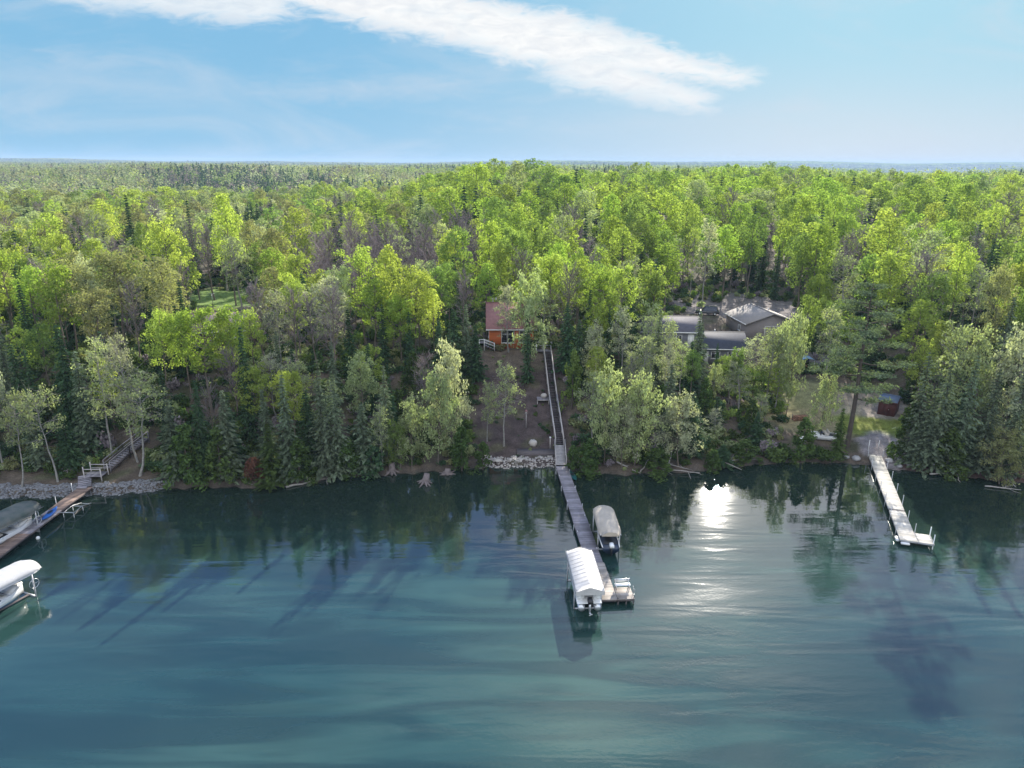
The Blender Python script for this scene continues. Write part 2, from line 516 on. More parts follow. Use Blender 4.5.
def bare(seed, h=13.0, lod=1.0):
    """a leafless crown: trunk, limbs, then fans of twigs"""
    rg = np.random.default_rng(seed)
    wd, lf = Parts(), Parts()
    k = 8
    zs = np.linspace(0, h * 0.95, k); off = np.cumsum(rg.normal(0, .12, (k, 2)), 0); off[0] = 0
    P = np.stack([off[:, 0], off[:, 1], zs], 1)
    wd.put(*tube_arrays(P, np.linspace(0.14, 0.02, k), 5))
    nl = int(26 * (0.6 + 0.4 * lod))
    for i in range(nl):
        q = (i + rg.random()) / nl
        z0 = h * (0.28 + 0.6 * q); th = i * 2.399 + rg.normal(0, .3)
        r = 2.3 * (1.05 - 0.72 * q) * rg.uniform(.7, 1.15)
        d = np.array([math.cos(th), math.sin(th), 1.1 + q * .8])
        p0 = np.array([np.interp(z0, zs, P[:, 0]), np.interp(z0, zs, P[:, 1]), z0])
        p1 = p0 + d * r * .5 + rg.normal(0, .1, 3); p2 = p0 + d * r + rg.normal(0, .15, 3)
        p2[2] = min(p2[2], h)
        wd.put(*tube_arrays(np.array([p0, p1, p2]), [0.045, 0.03, 0.014], 3))
        for w in range(int(24 * lod)):
            t = rg.uniform(0.25, 1)
            s0 = p0 + (p1 - p0) * min(1, t * 2) + (p2 - p1) * max(0, t * 2 - 1)
            e = s0 + (d * 0.35 + rg.normal(0, .45, 3)) * rg.uniform(.5, 1.2)
            e[2] = min(e[2], h + .3)
            lf.put(*tube_arrays(np.array([s0, (s0 + e) / 2 + rg.normal(0, .05, 3), e]), np.array([0.017, 0.013, 0.008]) * (1 + (1 - lod) * 1.2), 3))
    return wd.arrays(), lf.arrays()


def spruce(seed, h=13.0, Rw=1.9, lod=1.0, thin=0.0, base=0.06, fine=1.0):
    rg = np.random.default_rng(seed)
    wd, lf = Parts(), Parts()
    P = np.array([[0, 0, 0], [rg.normal(0, .05), rg.normal(0, .05), h * .5], [0, 0, h]])
    wd.put(*tube_arrays(P, [0.15, 0.09, 0.012], 6))
    levels = int(34 * (0.55 + 0.45 * lod))
    for L in range(levels):
        q = L / levels
        z0 = h * (base + (0.97 - base) * q)
        nb = int(7 * (1 - 0.45 * q)) + 1
        r0 = Rw * (1 - q) ** 0.85 * rg.uniform(0.72, 1.15) + 0.10
        if rg.random() < thin: r0 *= 0.55
        for b in range(nb):
            th = b * 2 * math.pi / nb + L * 1.1 + rg.normal(0, .25)
            r = r0 * rg.uniform(0.65, 1.2)
            d = np.array([math.cos(th), math.sin(th), 0]); side = np.array([-d[1], d[0], 0])
            n = max(2, int((5 + 9 * (1 - q)) * lod * fine)) if lod > .9 else max(2, int((3 + 6 * (1 - q)) * (0.45 + 0.55 * lod)))
            t = (np.arange(n) + rg.random(n)) / n
            C = np.array([0, 0, z0]) + d * (r * t)[:, None] + np.outer(-0.34 * r * t ** 1.2 + 0.12 * r * t ** 3, [0, 0, 1])
            C = C + side * rg.normal(0, 0.16, n)[:, None] * (0.4 + r * (1 - t) * .5)[:, None] + rg.normal(0, .04, (n, 3))
            ln = (0.27 + 0.12 * r) * (1.25 if lod < .9 else .74 / fine ** .6) * rg.uniform(.7, 1.3, n)
            a = d * 0.8 + side * rg.normal(0, .5, n)[:, None]; a = a + np.array([0, 0, -0.35]); a /= np.linalg.norm(a, axis=1)[:, None]
            nn = np.array([0, 0, 1]) + rg.normal(0, .45, (n, 3))
            bb = np.cross(nn, a); bb /= np.linalg.norm(bb, axis=1)[:, None]
            a = a * ln[:, None]; bb = bb * (ln * .42)[:, None]
            V = np.stack([C - a, C - bb, C + a, C + bb], 1).reshape(-1, 3)
            lf.put(V, np.arange(4 * n).reshape(-1, 4))
    return wd.arrays(), lf.arrays()


def cedar(seed, h=6.0, Rw=1.7, n=2600, size=0.15):
    rg = np.random.default_rng(seed)
    wd, lf = Parts(), Parts()
    wd.put(*tube_arrays(np.array([[0, 0, 0], [.05, 0, h * .5], [0, .03, h * .9]]), [0.12, .07, .02], 5))
    for i in range(46):
        q = rg.random() ** 1.15
        r = Rw * (1 - q) ** 0.55 * rg.uniform(.35, 1.0); th = rg.uniform(0, 6.283)
        c = np.array([r * math.cos(th), r * math.sin(th), 0.35 + h * q * .95])
        m_ = n // 46
        o = rg.normal(size=(m_, 3)); o /= np.linalg.norm(o, axis=1)[:, None]
        cs = rg.uniform(.35, .65) * (1.1 - .5 * q)
        lf.put(*leaf_quads(c + o * (cs * rg.random(m_) ** .4)[:, None] * np.array([1, 1, 1.35]), size, rg, out=o))
    return wd.arrays(), lf.arrays()


def pine(seed, h=20.0, lod=1.0):
    rg = np.random.default_rng(seed)
    wd, lf = Parts(), Parts()
    P = np.array([[0, 0, 0], [.1, .05, h * .3], [-.05, .1, h * .65], [.15, 0, h * .98]])
    wd.put(*tube_arrays(P, [0.27, .21, .14, .03], 8))
    for i in range(34):
        q = (i + rg.random()) / 34
        z0 = h * (0.30 + .66 * q)
        r = (4.6 * (1 - q) ** .6 + .7) * rg.uniform(.55, 1.15)
        if q < .2: r *= rg.uniform(.4, .9)
        th = i * 2.399 + rg.normal(0, .5)
        d = np.array([math.cos(th), math.sin(th), 0]); side = np.array([-d[1], d[0], 0])
        lift = rg.uniform(.02, .3)
        ts = np.linspace(0, 1, 5)
        path = np.array([0, 0, z0]) + ts[:, None] * d * r + np.outer(lift * r * ts ** 1.6 - .1 * r * ts, [0, 0, 1]) + rg.normal(0, .06, (5, 3))
        path[0] = [0, 0, z0]
        wd.put(*tube_arrays(path, np.linspace(.085, .02, 5), 4))
        nc = int(3 + r * 2.2)
        for c in range(nc):
            t = rg.uniform(.3, 1.05)
            cc = np.array([0, 0, z0]) + d * r * t + side * rg.normal(0, .32 * r * .5) + np.array([0, 0, lift * r * t ** 1.6 - .1 * r * t + .1])
            n = int(27 * lod * rg.uniform(.6, 1.4))
            o = rg.normal(size=(n, 3)); o /= np.linalg.norm(o, axis=1)[:, None]
            C = cc + o * (rg.random(n) ** .45)[:, None] * np.array([.8, .8, .30])
            lf.put(*leaf_quads(C, .17 / math.sqrt(lod), rg, up_bias=.8, out=o, aspect=.4))
    return wd.arrays(), lf.arrays()


def shrub(seed, Rw=1.0, h=1.3, n=900, size=.12):
    rg = np.random.default_rng(seed)
    wd, lf = Parts(), Parts()
    for i in range(9):
        th = rg.uniform(0, 6.283); r = Rw * rg.uniform(.3, .9); z = h * rg.uniform(.5, 1)
        e = np.array([r * math.cos(th), r * math.sin(th), z])
        wd.put(*tube_arrays(np.array([[0, 0, 0], e * .5 + [0, 0, .1], e]), [.03, .02, .008], 3))
        m_ = n // 9
        o = rg.normal(size=(m_, 3)); o /= np.linalg.norm(o, axis=1)[:, None]
        lf.put(*leaf_quads(e * rg.uniform(.6, 1) + o * (.5 * rg.random(m_) ** .5)[:, None], size, rg, out=o))
    return wd.arrays(), lf.arrays()


# detailed kinds: name -> list of (trunk mesh, crown mesh, nominal height, nominal crown width)
KIND = {}


def register(kind, gens, bark, leafm, h, w):
    L = []
    for i, (wd, lf) in enumerate(gens):
        tm = mesh_from(kind + '_trunk', wd[0], wd[1], [bark])
        cm = mesh_from(kind + '_crown', lf[0], lf[1], [leafm])
        L.append((tm, cm))
    KIND[kind] = (L, h, w)


register('aspen', [decid(100 + i, 14, 2.5 + .3 * (i % 3), .36, 24, 5, 36, .135, cr=.74) for i in range(6)], BARK, LEAF['bright'], 14, 6.6)
register('grown', [crown_lumps(150 + i, 14, 2.7, 18 + i, 120, .165) for i in range(6)], BARK, LEAF['bright'], 14, 6.8)
register('birch', [decid(200 + i, 13, 2.5, .30, 26, 5, 17, .12, droop=.35, twigs=2, cr=.6, lean=.04) for i in range(5)], BARK_W, LEAF['grey'], 13, 6.4)
register('leaning', [decid(260 + i, 12, 2.8, .45, 20, 5, 18, .125, droop=.3, twigs=2, cr=.65, lean=.10) for i in range(3)], BARK_W, LEAF['grey'], 12, 7.2)
register('bushy', [decid(300 + i, 9, 3.0, .14, 30, 6, 24, .13, droop=.3, twigs=1, cr=.7) for i in range(4)], BARK, LEAF['grey'], 9, 7.8)
register('bare', [bare(400 + i) for i in range(4)], BARK, LEAF['bare'], 13, 4.8)
register('spruce', [spruce(500 + i, 13, 1.7 + .25 * (i % 3), 1.0, .25 * (i % 2)) for i in range(6)], BARK_D, LEAF['spruce'], 13, 4.0)
register('broad', [spruce(560 + i, 13, 2.7, 1.0, .2, .05, 2.0) for i in range(4)], BARK_D, LEAF['spruce'], 13, 5.8)
register('cedar', [cedar(600 + i) for i in range(4)], BARK_D, LEAF['cedar'], 6, 3.6)
register('pine', [pine(700 + i, 20, 1.6) for i in range(2)], BARK_D, LEAF['pine'], 20, 9)
register('shrub', [shrub(800 + i) for i in range(4)], BARK, LEAF['cedar'], 1.5, 2.2)
print('protos', sum(len(c.polygons) for L, _, _ in KIND.values() for _, c in L))

# ------------------------------------------------------------------ tree placement
# prominent trees read off the photograph: kind, colour, px, top py, base py, crown width in px
HAND = [
    # water's edge, from the brown dock to the orange cabin's yard
    ('leaning', 'grey', 22, 388, 488, 46), ('leaning', 'grey', 58, 384, 482, 52), ('leaning', 'pale', 4, 330, 470, 46), ('leaning', 'grey', 140, 372, 476, 70),
    ('birch', 'pale', 138, 325, 462, 42), ('birch', 'grey', 112, 330, 455, 50),
    ('spruce', 'spruce', 30, 338, 440, 30), ('spruce', 'spruce', 43, 345, 445, 26), ('spruce', 'spruce', 78, 318, 440, 34), ('spruce', 'fir', 16, 300, 420, 34), ('spruce', 'fir', 92, 345, 450, 32),
    ('spruce', 'fir', 178, 395, 478, 36), ('spruce', 'spruce', 205, 400, 476, 38), ('spruce', 'fir', 232, 385, 478, 36), ('cedar', 'cedar', 190, 425, 482, 44), ('cedar', 'cedar', 222, 430, 482, 40),
    ('shrub', 'rust', 257, 455, 484, 22), ('spruce', 'cedar', 273, 420, 486, 34), ('spruce', 'fir', 291, 368, 478, 32), ('spruce', 'spruce', 252, 320, 440, 26),
    ('cedar', 'cedar', 300, 440, 482, 36), ('cedar', 'cedar', 350, 440, 474, 36), ('cedar', 'spruce', 372, 445, 472, 36),
    ('spruce', 'fir', 326, 352, 474, 40), ('spruce', 'fir', 340, 368, 476, 40), ('spruce', 'spruce', 312, 385, 470, 34), ('spruce', 'fir', 365, 400, 470, 34), ('spruce', 'fir', 388, 360, 462, 36),
    ('aspen', 'grey', 366, 350, 444, 38), ('birch', 'grey', 382, 400, 468, 26),
    ('bushy', 'pale', 452, 341, 455, 46), ('bushy', 'grey', 438, 372, 466, 50), ('bushy', 'grey', 412, 402, 470, 40), ('cedar', 'cedar', 462, 425, 471, 30), ('bushy', 'mid', 400, 420, 470, 34),
    ('birch', 'grey', 504, 356, 446, 38), ('spruce', 'fir', 467, 300, 372, 30), ('spruce', 'spruce', 476, 322, 380, 26), ('spruce', 'spruce', 455, 305, 376, 28), ('spruce', 'spruce', 440, 318, 385, 26),
    ('birch', 'grey', 664, 312, 396, 28), ('birch', 'pale', 728, 336, 404, 26), ('aspen', 'mid', 800, 290, 380, 30), ('birch', 'grey', 826, 300, 388, 34), ('bushy', 'grey', 531, 270, 374, 46), ('bushy', 'grey', 712, 346, 400, 34), ('spruce', 'fir', 694, 306, 392, 22), ('birch', 'grey', 650, 308, 394, 30), ('bushy', 'grey', 780, 316, 398, 34), ('bushy', 'mid', 736, 342, 402, 30), ('birch', 'pale', 667, 338, 405, 28), ('aspen', 'mid', 690, 347, 402, 26), ('birch', 'grey', 487, 376, 442, 24), ('cedar', 'cedar', 483, 440, 470, 24), ('bushy', 'grey', 772, 326, 404, 34), ('spruce', 'spruce', 527, 305, 384, 18),
    # right of the wooden stairs
    ('spruce', 'spruce', 566, 298, 372, 24), ('spruce', 'spruce', 577, 315, 388, 26), ('aspen', 'bright', 595, 294, 372, 26), ('aspen', 'yellow', 619, 262, 366, 34),
    ('bushy', 'pale', 592, 322, 390, 34), ('cedar', 'mid', 572, 352, 410, 26), ('spruce', 'spruce', 588, 285, 360, 18), ('spruce', 'spruce', 607, 300, 370, 18),
    ('bushy', 'grey', 604, 364, 464, 50), ('bushy', 'grey', 634, 372, 466, 54), ('bushy', 'pale', 622, 400, 470, 42), ('bushy', 'pale', 678, 394, 466, 58), ('cedar', 'cedar', 590, 440, 474, 34), ('cedar', 'cedar', 572, 445, 473, 22), ('cedar', 'cedar', 655, 448, 473, 40),
    ('birch', 'grey', 642, 330, 420, 38), ('birch', 'grey', 630, 345, 430, 34), ('spruce', 'fir', 655, 304, 388, 24), ('spruce', 'fir', 697, 318, 388, 24), ('spruce', 'spruce', 714, 302, 386, 24), ('spruce', 'fir', 668, 325, 395, 22), ('spruce', 'spruce', 688, 338, 395, 22), ('birch', 'grey', 680, 338, 398, 28),
    ('cedar', 'cedar', 712, 438, 470, 40), ('spruce', 'spruce', 722, 432, 464, 34), ('cedar', 'cedar', 745, 440, 464, 36), ('spruce', 'spruce', 690, 392, 455, 32),
    ('birch', 'grey', 738, 350, 412, 46), ('birch', 'grey', 766, 322, 408, 48), ('aspen', 'mid', 752, 366, 408, 44), ('birch', 'bright', 775, 362, 412, 40), ('birch', 'pale', 748, 330, 402, 40), ('bushy', 'grey', 786, 312, 416, 34), ('aspen', 'mid', 727, 354, 400, 34),
    ('birch', 'pale', 702, 214, 306, 32), ('birch', 'yellow', 689, 222, 300, 22),
    ('pine', 'pine', 847, 276, 447, 84), ('bushy', 'grey', 818, 374, 436, 36), ('cedar', 'cedar', 801, 418, 462, 36), ('spruce', 'cedar', 836, 405, 458, 20), ('shrub', 'cedar', 776, 446, 462, 30), ('shrub', 'cedar', 822, 446, 461, 26),
    # beyond the red shed
    ('spruce', 'fir', 910, 345, 462, 44), ('spruce', 'fir', 932, 352, 468, 48), ('spruce', 'fir', 955, 348, 470, 46), ('spruce', 'fir', 978, 362, 473, 44), ('spruce', 'fir', 1004, 352, 477, 46), ('spruce', 'fir', 922, 390, 467, 44), ('cedar', 'cedar', 905, 405, 460, 36),
    ('bushy', 'grey', 960, 325, 440, 60), ('bushy', 'pale', 1000, 330, 450, 60), ('birch', 'pale', 1015, 345, 478, 50), ('cedar', 'cedar', 945, 430, 474, 40), ('bushy', 'olive', 1000, 425, 484, 50), ('birch', 'grey', 935, 315, 430, 44), ('bushy', 'grey', 1020, 410, 480, 50),
    ('aspen', 'yellow', 912, 336, 418, 30), ('aspen', 'yellow', 930, 318, 405, 30), ('aspen', 'yellow', 946, 236, 345, 34), ('birch', 'pale', 905, 352, 410, 26),
    # hilltop
    ('aspen', 'bright', 16, 246, 352, 44), ('aspen', 'bright', 72, 258, 372, 48), ('aspen', 'bright', 24, 226, 300, 30), ('aspen', 'yellow', 71, 231, 318, 34), ('aspen', 'mid', 52, 320, 400, 40),
    ('aspen', 'olive', 127, 246, 350, 60), ('aspen', 'olive', 108, 285, 372, 44), ('bushy', 'pale', 96, 256, 345, 30), ('aspen', 'yellow', 175, 214, 322, 44), ('aspen', 'mid', 152, 218, 310, 26), ('aspen', 'yellow', 236, 188, 306, 36), ('birch', 'grey', 242, 230, 312, 40),
    ('aspen', 'yellow', 300, 204, 292, 38), ('aspen', 'mid', 268, 236, 300, 40), ('aspen', 'yellow', 169, 306, 405, 38), ('aspen', 'bright', 212, 304, 412, 56), ('aspen', 'yellow', 232, 306, 400, 30), ('aspen', 'yellow', 258, 361, 438, 42), ('birch', 'pale', 244, 318, 396, 22), ('aspen', 'bright', 238, 300, 398, 40), ('aspen', 'yellow', 256, 306, 390, 30), ('aspen', 'bright', 192, 308, 402, 36),
    ('bare', 'bare', 268, 278, 372, 36), ('bare', 'bare', 300, 285, 378, 34), ('bare', 'bare', 335, 282, 385, 36), ('birch', 'pale', 282, 282, 380, 36), ('bare', 'bare', 318, 290, 372, 30), ('bare', 'bare', 200, 215, 300, 26), ('spruce', 'spruce', 198, 195, 290, 18), ('spruce', 'spruce', 138, 190, 280, 18),
    ('aspen', 'yellow', 366, 243, 345, 46), ('aspen', 'yellow', 393, 240, 352, 44), ('aspen', 'bright', 376, 275, 360, 44), ('aspen', 'yellow', 416, 264, 360, 44), ('aspen', 'yellow', 434, 284, 365, 34), ('aspen', 'bright', 402, 292, 368, 44), ('aspen', 'grey', 346, 262, 350, 30), ('aspen', 'yellow', 455, 306, 372, 18),
    ('spruce', 'spruce', 385, 300, 372, 18), ('spruce', 'spruce', 411, 308, 376, 18), ('spruce', 'spruce', 440, 305, 376, 18), ('spruce', 'spruce', 352, 305, 380, 22),
    ('aspen', 'mid', 458, 222, 322, 40), ('aspen', 'yellow', 452, 225, 318, 36), ('aspen', 'bright', 490, 215, 320, 38), ('aspen', 'mid', 512, 225, 322, 40), ('bare', 'bare', 520, 245, 326, 34), ('aspen', 'yellow', 500, 238, 326, 34),
    ('bare', 'bare', 390, 218, 296, 40), ('bare', 'bare', 360, 222, 300, 40), ('bare', 'bare', 330, 228, 300, 40), ('bare', 'bare', 425, 220, 300, 40), ('bare', 'bare', 215, 225, 300, 34),
    ('aspen', 'bright', 556, 240, 320, 34), ('aspen', 'bright', 578, 246, 322, 30), ('aspen', 'mid', 640, 215, 300, 40), ('aspen', 'mid', 660, 225, 305, 36), ('aspen', 'bright', 610, 212, 292, 40),
    ('aspen', 'yellow', 876, 212, 312, 54), ('aspen', 'yellow', 878, 246, 352, 52), ('birch', 'grey', 918, 222, 330, 50), ('bare', 'bare', 912, 248, 345, 46), ('birch', 'grey', 838, 246, 340, 44), ('aspen', 'bright', 812, 218, 320, 46), ('aspen', 'mid', 795, 228, 318, 40), ('aspen', 'yellow', 1008, 258, 345, 44), ('bushy', 'olive', 985, 262, 360, 40), ('aspen', 'mid', 1016, 285, 370, 40), ('birch', 'grey', 965, 258, 350, 44), ('spruce', 'spruce', 978, 240, 325, 26), ('spruce', 'spruce', 1000, 246, 330, 28),
]
TREES = []      # kind, colour, x, y, z, height, width, rot, hand


def put_tree(kind, colr, x, y, h, w, hand=False, z=None):
    TREES.append([kind, colr, x, y, (gz(x, y) if z is None else z) - 0.12, h, w, random.uniform(0, 6.283), hand])


for kind, colr, px, yt, yb, wp in HAND:
    p = hit(px, yb)
    r = ray(px, yt)
    top = H + r[2] / r[1] * p[1]
    dep = project(p[0], p[1], p[2])[2]
    h = min(max(top - p[2], 1.2), 24)
    put_tree(kind, colr, p[0], p[1], h, wp * dep / F, True)
# the tall pine that stands above the woods
_x, _y = 300.0, 420.0
put_tree('pine', 'pine', _x, _y, 31, 17, True)

# ground kept clear of random trees: (px polygon on the ground)
CLEAR_PX = [
    [(474, 466), (570, 468), (566, 350), (478, 352)],
    [(862, 466), (912, 468), (905, 380), (780, 372), (782, 446)],
    [(652, 366), (800, 368), (808, 345), (792, 302), (735, 298), (692, 308), (655, 318)],
    [(184, 345), (248, 345), (250, 318), (244, 291), (198, 291), (194, 318)],
    [(60, 490), (105, 490), (160, 440), (130, 438)],
]
CLEAR = [np.array([hit(a, b)[:2] for a, b in poly]) for poly in CLEAR_PX]


def in_poly(P, x, y):
    c = np.zeros(np.shape(x), bool)
    j = len(P) - 1
    for i in range(len(P)):
        xi, yi = P[i]; xj, yj = P[j]
        k = ((yi > y) != (yj > y)) & (x < (xj - xi) * (y - yi) / (yj - yi + 1e-9) + xi)
        c ^= k; j = i
    return c


# views to keep open: (px box, depth of what is seen there)
KEEP = [((484, 302, 545, 352), 106), ((536, 350, 568, 470), 96), ((478, 350, 540, 466), 98), ((718, 298, 796, 330), 122), ((672, 322, 738, 336), 112),
        ((793, 346, 812, 370), 112), ((876, 384, 902, 416), 97), ((796, 385, 890, 452), 96), ((690, 300, 720, 318), 130), ((80, 436, 150, 490), 84),
        ((215, 284, 258, 308), 140)]


def blocked(x, y, z, h, w):
    px, py, f = project(x, y, z)
    _, pt, _ = project(x, y, z + h)
    hw = w * .5 * F / f
    for (a, b, c, d), dd in KEEP:
        if f < dd and px + hw > a and px - hw < c and py > b and pt < d: return True
    return False


def pick_kind(px, t, d, n1, n2):
    q = random.random()
    def ch(*opts):
        s = sum(o[0] for o in opts); r = q * s
        for wgt, k, c in opts:
            r -= wgt
            if r <= 0: return k, c
        return opts[-1][1:]
    if t < 24 and 560 > px > -200 or (t < 24 and px > 560):
        return ch((.17, 'spruce', 'spruce'), (.15, 'spruce', 'fir'), (.14, 'cedar', 'cedar'), (.2, 'birch', 'grey'), (.17, 'bare', 'bare'), (.08, 'birch', 'pale'), (.05, 'aspen', 'mid'), (.05, 'aspen', 'yellow'))
    if 122 < d < 178 and 292 < px < 488:
        return ch((.74, 'bare', 'bare'), (.08, 'spruce', 'spruce'), (.1, 'birch', 'grey'), (.08, 'aspen', 'yellow'))
    if d < 175:
        if px < 330:
            return ch((.10 + .15 * n1, 'aspen', 'olive'), (.22, 'aspen', 'yellow'), (.20, 'aspen', 'bright'), (.20, 'spruce', 'spruce'), (.13, 'bare', 'bare'), (.18, 'birch', 'grey'), (.1, 'aspen', 'mid'))
        if px < 470:
            return ch((.30 + .5 * n2, 'bare', 'bare'), (.2, 'aspen', 'yellow'), (.14, 'spruce', 'spruce'), (.14, 'birch', 'grey'), (.16, 'aspen', 'bright'), (.1, 'aspen', 'mid'))
        return ch((.3, 'aspen', 'bright'), (.18, 'aspen', 'mid'), (.14, 'aspen', 'yellow'), (.14, 'birch', 'grey'), (.14, 'spruce', 'spruce'), (.10, 'bare', 'bare'))
    if px < 330:
        return ch((.22 + .3 * n1, 'aspen', 'olive'), (.22, 'aspen', 'grey'), (.18, 'aspen', 'yellow'), (.12, 'spruce', 'spruce'), (.05 + .15 * n2, 'bare', 'bare'), (.14, 'aspen', 'mid'), (.06, 'birch', 'pale'))
    if px < 430:
        return ch((.2, 'aspen', 'olive'), (.2, 'aspen', 'grey'), (.22, 'aspen', 'yellow'), (.1, 'spruce', 'spruce'), (.1, 'bare', 'bare'), (.2, 'aspen', 'bright'))
    return ch((.46, 'aspen', 'bright'), (.22, 'aspen', 'mid'), (.15 + .3 * n1, 'aspen', 'yellow'), (.09, 'aspen', 'grey'), (.05, 'spruce', 'spruce'), (.05 + .12 * n2, 'bare', 'bare'))


CELL = {}
for T in TREES: CELL.setdefault((int(T[2] // 8), int(T[3] // 8)), []).append((T[2], T[3], T[6]))


def scatter(y0, y1, step):
    y = y0
    while y < y1:
        xm = 0.82 * y + 14
        x = -xm
        while x < xm:
            x_ = x + random.uniform(-.42, .42) * step; y_ = y + random.uniform(-.42, .42) * step
            x += step
            t = y_ - float(shore_y(x_))
            if t < 2.2: continue
            if any(in_poly(P, np.array(x_), np.array(y_)) for P in CLEAR): continue
            u = x_ / y_
            px, py, f = project(x_, y_, 8)
            n1 = max(0, math.sin(x_ * .045 + 1) * math.sin(y_ * .05 + x_ * .02)); n2 = max(0, math.sin(x_ * .05 - 2) * math.cos(y_ * .04 - x_ * .03))
            kind, colr = pick_kind(px, t, y_, n1, n2)
            _, h0, w0 = KIND[kind]
            s = random.uniform(.78, 1.12)
            h = h0 * s * (1.05 if y_ > 140 else 0.95); w = w0 * random.uniform(.85, 1.15) * s
            if t < 20 and kind in ('aspen', 'birch', 'spruce', 'bare'): h *= .82; w *= .85
            if y_ > 128: h *= 1.12; w *= 1.28 if kind != 'spruce' else 1.05
            if y_ > 150 and px > 430: h *= 1.06
            if y_ > 190 and u > -.15: w *= 1.5; h *= 1.12
            elif y_ > 210: w *= 1.32
            if y_ > 150: h *= random.uniform(.8, 1.1)
            if y_ > 200 and px < 300: h *= 0.9
            z = gz(x_, y_)
            if blocked(x_, y_, z, h, w): continue
            if 690 < px < 840 and y_ < 112 and z + h > max(2.2, (y_ - 74) * .40 + 1.0):
                h = max(2.2, (y_ - 74) * .40 + 1.0) - z
                if h < 2.2 or kind in ('aspen', 'bare'): continue
                w = min(w, h * .6)
            # not inside a tree that stands already
            kk = .30 if y_ < 128 else .40
            cx, cy_ = int(x_ // 8), int(y_ // 8)
            if any((q[0] - x_) ** 2 + (q[1] - y_) ** 2 < (kk * (q[2] + w)) ** 2 for i in range(cx - 1, cx + 2) for j in range(cy_ - 1, cy_ + 2) for q in CELL.get((i, j), ())): continue
            put_tree(kind, colr, x_, y_, h, w, False, z)
            CELL.setdefault((cx, cy_), []).append((x_, y_, w))
        y += step


scatter(70, 128, 3.3)
scatter(128, 200, 3.4); scatter(129, 200, 4.0)
scatter(200, 340, 4.6); scatter(201, 340, 5.2)
scatter(340, 540, 5.6); scatter(341, 540, 6)
print('trees', len(TREES))

# the sun must reach the glitter patch on the water, as in the photograph
_az, _te = R(17.5), math.tan(R(24.3))
for wx in (712, 724):
    for wy in (492, 504):
        P0 = at(wx, wy, 0)
        for T in TREES:
            dx, dy = T[2] - P0[0], T[3] - P0[1]
            s_ = dx * math.sin(_az) + dy * math.cos(_az); l_ = abs(dx * math.cos(_az) - dy * math.sin(_az))
            if s_ < 2 or l_ > T[6] * .40: continue
            lim = s_ * _te - T[4] - .3
            if lim < T[5]:
                k_ = max(lim, 0) / T[5]; T[5] = max(lim, 0.01); T[6] *= max(.45, k_)
TREES = [T for T in TREES if T[5] > 2.0 or T[0] == 'shrub']

# how much of each tree the photograph shows: painted front to back at half size
Wd, Hd = 512, 384
T_ = np.ones((Hd, Wd), np.float32)
vis = np.zeros(len(TREES))
order = sorted(range(len(TREES)), key=lambda i: TREES[i][3])
for i in order:
    k, c, x, y, z, h, w, _, hd = TREES[i]
    px, py, f = project(x, y, z); _, pt, _ = project(x, y, z + h)
    hw = w * .5 * F / f * .9 / 2
    px /= 2; py /= 2; pt /= 2
    lo = {'aspen': .3, 'birch': .3, 'leaning': .4, 'bare': .3, 'pine': .35}.get(k, 0)
    pb = py - (py - pt) * lo
    x0, x1 = int(max(0, px - hw)), int(min(Wd, px + hw + 1)); y0, y1 = int(max(0, pt)), int(min(Hd, pb + 1))
    if x1 <= x0 or y1 <= y0: continue
    yy, xx = np.mgrid[y0:y1, x0:x1]
    cy, ry = (pt + pb) / 2, max(.6, (pb - pt) / 2)
    e = ((xx + .5 - px) / max(hw, .6)) ** 2 + ((yy + .5 - cy) / ry) ** 2
    mk = (e < 1).astype(np.float32) * (.45 if k == 'bare' else .85)
    sub = T_[y0:y1, x0:x1]
    vis[i] = float((mk * sub).sum())
    sub *= 1 - mk
rank = sorted(range(len(TREES)), key=lambda i: (-(1e6 if TREES[i][8] and vis[i] > 12 else 0) - vis[i]))
SOLO = [i for i in rank[:298] if vis[i] > 8]
solo = set(SOLO)
print('individual trees', len(SOLO), 'smallest', vis[SOLO[-1]] * 4, 'hand hidden', sum(1 for i, t in enumerate(TREES) if t[8] and i not in solo))

NAME = {'aspen': 'leafy_tree', 'birch': 'birch_tree', 'leaning': 'birch_tree', 'bushy': 'bushy_tree', 'bare': 'leafless_tree', 'spruce': 'spruce_tree', 'cedar': 'evergreen_bush', 'pine': 'pine_tree', 'shrub': 'shrub'}
NOUN = {'aspen': 'leafy tree', 'birch': 'slender birch', 'leaning': 'leaning birch', 'bushy': 'spreading tree', 'bare': 'leafless tree', 'spruce': 'pointed spruce', 'cedar': 'rounded evergreen', 'pine': 'layered pine', 'shrub': 'low shrub'}
CAT = {'cedar': 'bush', 'shrub': 'bush'}
CW = {'bright': 'bright green', 'yellow': 'yellow-green', 'mid': 'deep green', 'grey': 'grey-green', 'pale': 'silvery', 'olive': 'olive-brown', 'spruce': 'dark', 'fir': 'pale grey-green', 'cedar': 'dull green', 'pine': 'tall dark', 'rust': 'rust-red', 'bare': 'grey'}
GROUP = {'aspen': 'leafy trees of the wood', 'birch': 'pale birches of the wood', 'leaning': 'birches leaning over the shore', 'bushy': 'spreading trees by the shore and yards', 'bare': 'leafless trees of the wood', 'spruce': 'spruces of the wood', 'cedar': 'evergreen bushes along the bank'}
ORD = 'first second third fourth fifth sixth seventh eighth ninth tenth eleventh twelfth thirteenth fourteenth fifteenth sixteenth seventeenth eighteenth nineteenth twentieth'.split()


def column(px):
    for lim, s in ((150, 'above the brown dock'), (330, 'near the brown-roofed cabin'), (478, 'left of the orange cabin'), (560, 'beside the orange cabin'),
                   (655, 'right of the wooden staircase'), (785, 'near the tan-roofed garage'), (880, 'near the blue tarp shelter')):
        if px < lim: return s
    return 'beyond the red shed'


